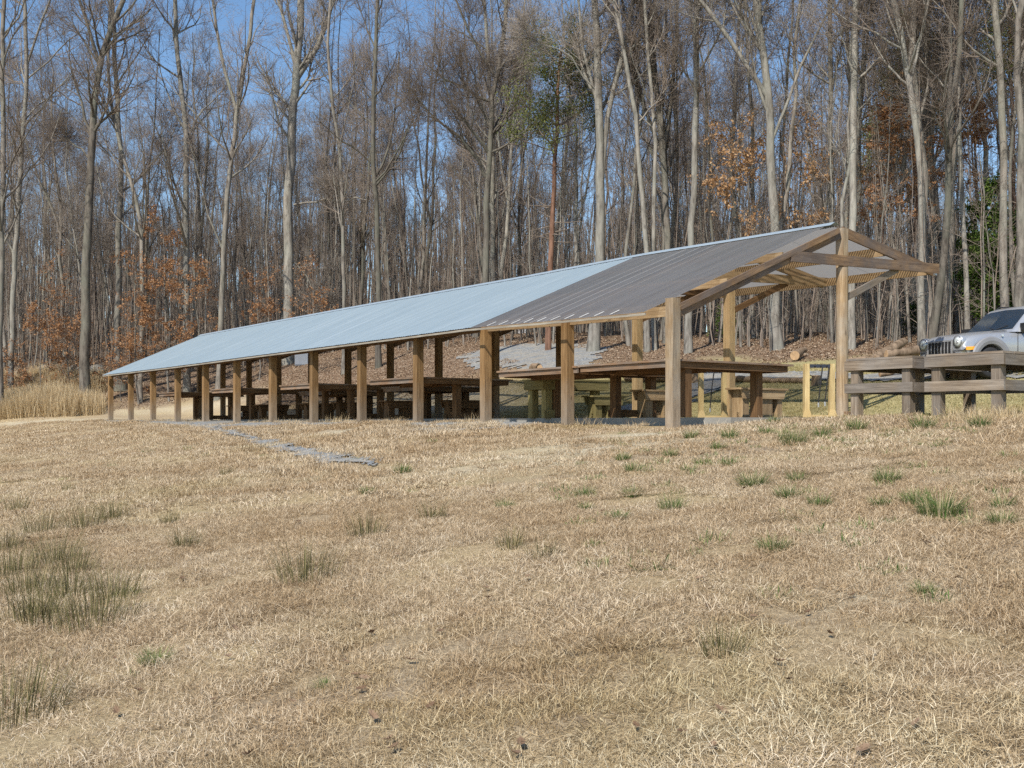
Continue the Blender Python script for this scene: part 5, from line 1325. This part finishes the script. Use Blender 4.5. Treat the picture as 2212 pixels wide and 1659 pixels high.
GT = [(1716, 960, 1.5, 'large dark green tuft in line below the fresh pole'), (1851, 927, 1.1, 'green tuft right below the round end pole'), (1776, 942, 1.0, 'green tuft between the large dark one and the round pole'),
 (1993, 925, 1.3, 'wide green tuft below the gap between the two outdoor tables'), (2116, 922, 1.1, 'green tuft below the right-hand outdoor table'), (1671, 914, .8, 'small green tuft close under the concrete edge'),
 (1576, 945, .9, 'pale green tuft under the left yellow rack'), (1656, 937, .8, 'flat green tuft left of the large dark one'), (1493, 945, .8, 'thin green tuft right of the weathered corner post foot'),
 (1551, 970, .8, 'faint green tuft down the slope from the left yellow rack'), (1448, 987, .8, 'olive tuft below the weathered corner post'), (1346, 995, .8, 'small green tuft left below the weathered corner post'),
 (1516, 1002, .7, 'tiny tuft at the middle of the slope above the wide flat one'), (1578, 1006, .8, 'low green tuft midway down the slope, left of the big pair'), (1368, 1020, .9, 'green tuft just above a spread-out pale one at mid slope'),
 (1488, 1021, .8, 'round little tuft at mid slope left of the broad tuft'), (1626, 1050, 1.3, 'broad bright tuft at mid slope'), (1723, 1040, .9, 'light tuft right of the broad bright one'),
 (1916, 1040, 1.2, 'dark leaning tuft on the right slope with straw above it'), (1263, 1070, .9, 'green tuft at the left end of the tuft row, halfway down'), (1368, 1072, .9, 'spread-out pale green tuft at mid slope'),
 (1451, 1102, 1.2, 'wide flat green tuft low on the slope'), (1701, 1075, 1.1, 'soft olive tuft right below the broad bright one'), (1768, 1092, .9, 'small vivid tuft left of the dark pair on the right slope'),
 (1901, 1092, .9, 'small dark tuft left of the biggest tuft'), (2031, 1112, 1.8, 'biggest and darkest green tuft on the right slope'), (1976, 1087, 1.1, 'grey-green tuft touching the left of the biggest tuft'),
 (2166, 1097, 1.0, 'green tuft near the right frame edge, upper one'), (2166, 1135, 1.1, 'green tuft near the right frame edge, lower one'), (1266, 1100, .7, 'tiny green tuft under the left end of the tuft row'),
 (1671, 1195, 1.2, 'pale spreading tuft alone below the tuft rows'), (1993, 1284, .8, 'short green tuft on the bare pale soil spot'), (870, 1022, .9, 'lone low green tuft beyond the end of the gravel trail'),
 (795, 1068, .7, 'faint green tuft left in the open mid field'), (1090, 1097, .8, 'small green tuft at mid field centre'), (335, 1434, 1.1, 'pale and green mixed tuft in the left foreground'),
 (704, 1486, .7, 'small green tuft in the lower middle foreground'), (1336, 1122, .8, 'olive flat tuft under the spread-out pale one')]
for i, (x, y, k, lab) in enumerate(GT):
    p = G(x, y); sc = (p[1]/13)**.6
    tuft('grass_tuft', x, y, lab, int(240*k), .24*k*sc, .19*k*sc, 'greenblade', 1.35, 'green tufts in the dry grass', 'grass tuft', .007*sc, 900+i)
RT = [(90, 1150, 1.1, 'olive rush clump between the broad patch and the frame edge clump'), (60, 1280, 1.1, 'brownish rush clump just above the upright green-brown one'), (245, 1295, 1.0, 'fringe rush clump right above the widest one'), (105, 1342, 1.0, 'rush clump wedged between the upright one and the widest one'), (10, 1185, 1.0, 'half-cut rush clump at the left frame edge, mid field'), (160, 1238, 1.0, 'thin-stemmed rush clump below the broad olive patch'),
 (62, 1335, 1.0, 'upright green-brown rush clump in the left foreground'), (205, 1350, 1.5, 'widest rush clump in the left foreground'), (185, 1140, 1.3, 'broad olive rush patch at left mid field'), (245, 1120, 1.0, 'pointed olive rush clump right of the broad patch'),
 (35, 1100, .8, 'brown rush clump near the left frame edge at mid field'), (120, 1215, 1.2, 'loose brownish rush clump between the near and far ones'), (20, 1240, 1.3, 'tall reddish rush clump at the left frame edge'), (150, 1290, 1.2, 'thin rush clump left above the widest one'), (398, 1182, .8, 'neat small rush clump right of the left patches'),
 (366, 1131, .6, 'tiniest dark rush clump above the neat small one'), (658, 1252, 1.3, 'tall spiky rush clump standing alone left of centre'), (790, 1160, .9, 'low spiky rush clump at centre left'), (1172, 1205, .6, 'narrow dark rush clump at the centre'),
 (1105, 1185, .6, 'wispy pale rush clump just left of the narrow one'), (935, 1120, .7, 'thin brownish rush clump above the low spiky one'), (490, 1024, .6, 'far thin brown rush clump near the gravel trail'), (12, 1545, 1.6, 'tall brown rush clump cut by the lower left edge'), (1560, 1420, .6, 'small sparse rush clump in the right foreground'), (148, 1060, .5, 'dark low rush clump far at left')]
for i, (x, y, k, lab) in enumerate(RT):
    tuft('rush_clump', x, y, lab, int(135*k)+25, .44*k, .30*min(k, 1.2)+.02, 'rush', .7, 'rush clumps in the field', 'rush clump', .0052, 1300+i)
# tall straw grass on the left bank
tg = patchset('tall_straw', 4, lambda r: merge(blades(r, 420, .6, .5, 1.05, .014, .02, .35, .35), blades(r, 200, .6, .2, .5, .012, .2, 1.0, .4)), M['tallgrass'])
Xb = []; Yb = []
r_ = random.Random(3)
for i in range(430):
    x = r_.uniform(-200, 230); Y = r_.uniform(57.6, 64.8)
    if x > 80 and r_.random() < (x-80)/130: continue
    X = (x-CX)/F*Y; Xb.append(X); Yb.append(Y)
scatter('tall_straw_grass', Xb, Yb, tg, 'tall pale straw grass standing on the bank at the far left', 'tall grass', .85, 1.5)
sw = patchset('thin_weed', 3, lambda r: blades(r, 60, .5, .2, .55, .009, .05, .7, .5), M['tallgrass'])
Xb = []; Yb = []
for i in range(34):
    s = r_.uniform(-.8, 11); w = r_.uniform(-.15, .34); q = SW(s, w); Xb.append(q[0]); Yb.append(q[1])
for i in range(80):
    x = r_.uniform(60, 330); Y = r_.uniform(58.5, 66); Xb.append((x-CX)/F*Y); Yb.append(Y)
for i in range(22):
    x = r_.uniform(2060, 2212); Y = r_.uniform(15.6, 16.8); Xb.append((x-CX)/F*Y); Yb.append(Y)
scatter('dry_weeds', Xb, Yb, sw, 'thin dry weeds along the slab edge, post feet and bank', 'weeds', .3, .65)
# ================================================================ LIGHT, SKY, CAMERA
S = Vector((-.394, -.813, .95)).normalized()
sun = bpy.data.lights.new('sun', 'SUN'); sun.energy = SUN_E; sun.angle = R(.55); sun.color = (1, .94, .85)
so = bpy.data.objects.new('sun', sun); COL.objects.link(so); so.rotation_euler = S.to_track_quat('Z', 'Y').to_euler()
so.location = (-20, -40, 40)
w = bpy.data.worlds.new('World'); scene.world = w; w.use_nodes = True
nt = w.node_tree; bg = nt.nodes['Background']; sky = nt.nodes.new('ShaderNodeTexSky'); sky.sky_type = 'NISHITA'; sky.sun_disc = False
el = math.asin(S.z); sky.sun_elevation = el; sky.sun_rotation = math.atan2(S.x, S.y)
sky.air_density = 1.0; sky.dust_density = .15; sky.ozone_density = 1.1; sky.altitude = 50
hs_ = nt.nodes.new('ShaderNodeHueSaturation'); hs_.inputs['Saturation'].default_value = 1.14; hs_.inputs['Value'].default_value = 1.15
nt.links.new(sky.outputs[0], hs_.inputs['Color']); nt.links.new(hs_.outputs[0], bg.inputs[0]); bg.inputs[1].default_value = SKY_E
cam = bpy.data.cameras.new('camera'); cam.sensor_width = 36; cam.lens = F/2212*36; cam.shift_y = (HY-829.5)/2212; cam.clip_end = 1500; cam.clip_start = .05
co = bpy.data.objects.new('camera', cam); COL.objects.link(co); co.rotation_euler = (R(90), 0, 0); scene.camera = co
vs = scene.view_settings; vs.view_transform = 'Standard'; vs.look = 'None'; vs.exposure = EXPO; vs.gamma = 1
cy = scene.cycles; cy.max_bounces = 5; cy.diffuse_bounces = 2; cy.glossy_bounces = 2; cy.transparent_max_bounces = 8; cy.transmission_bounces = 2
cy.use_adaptive_sampling = True; cy.adaptive_threshold = .02
cy.use_denoising = False
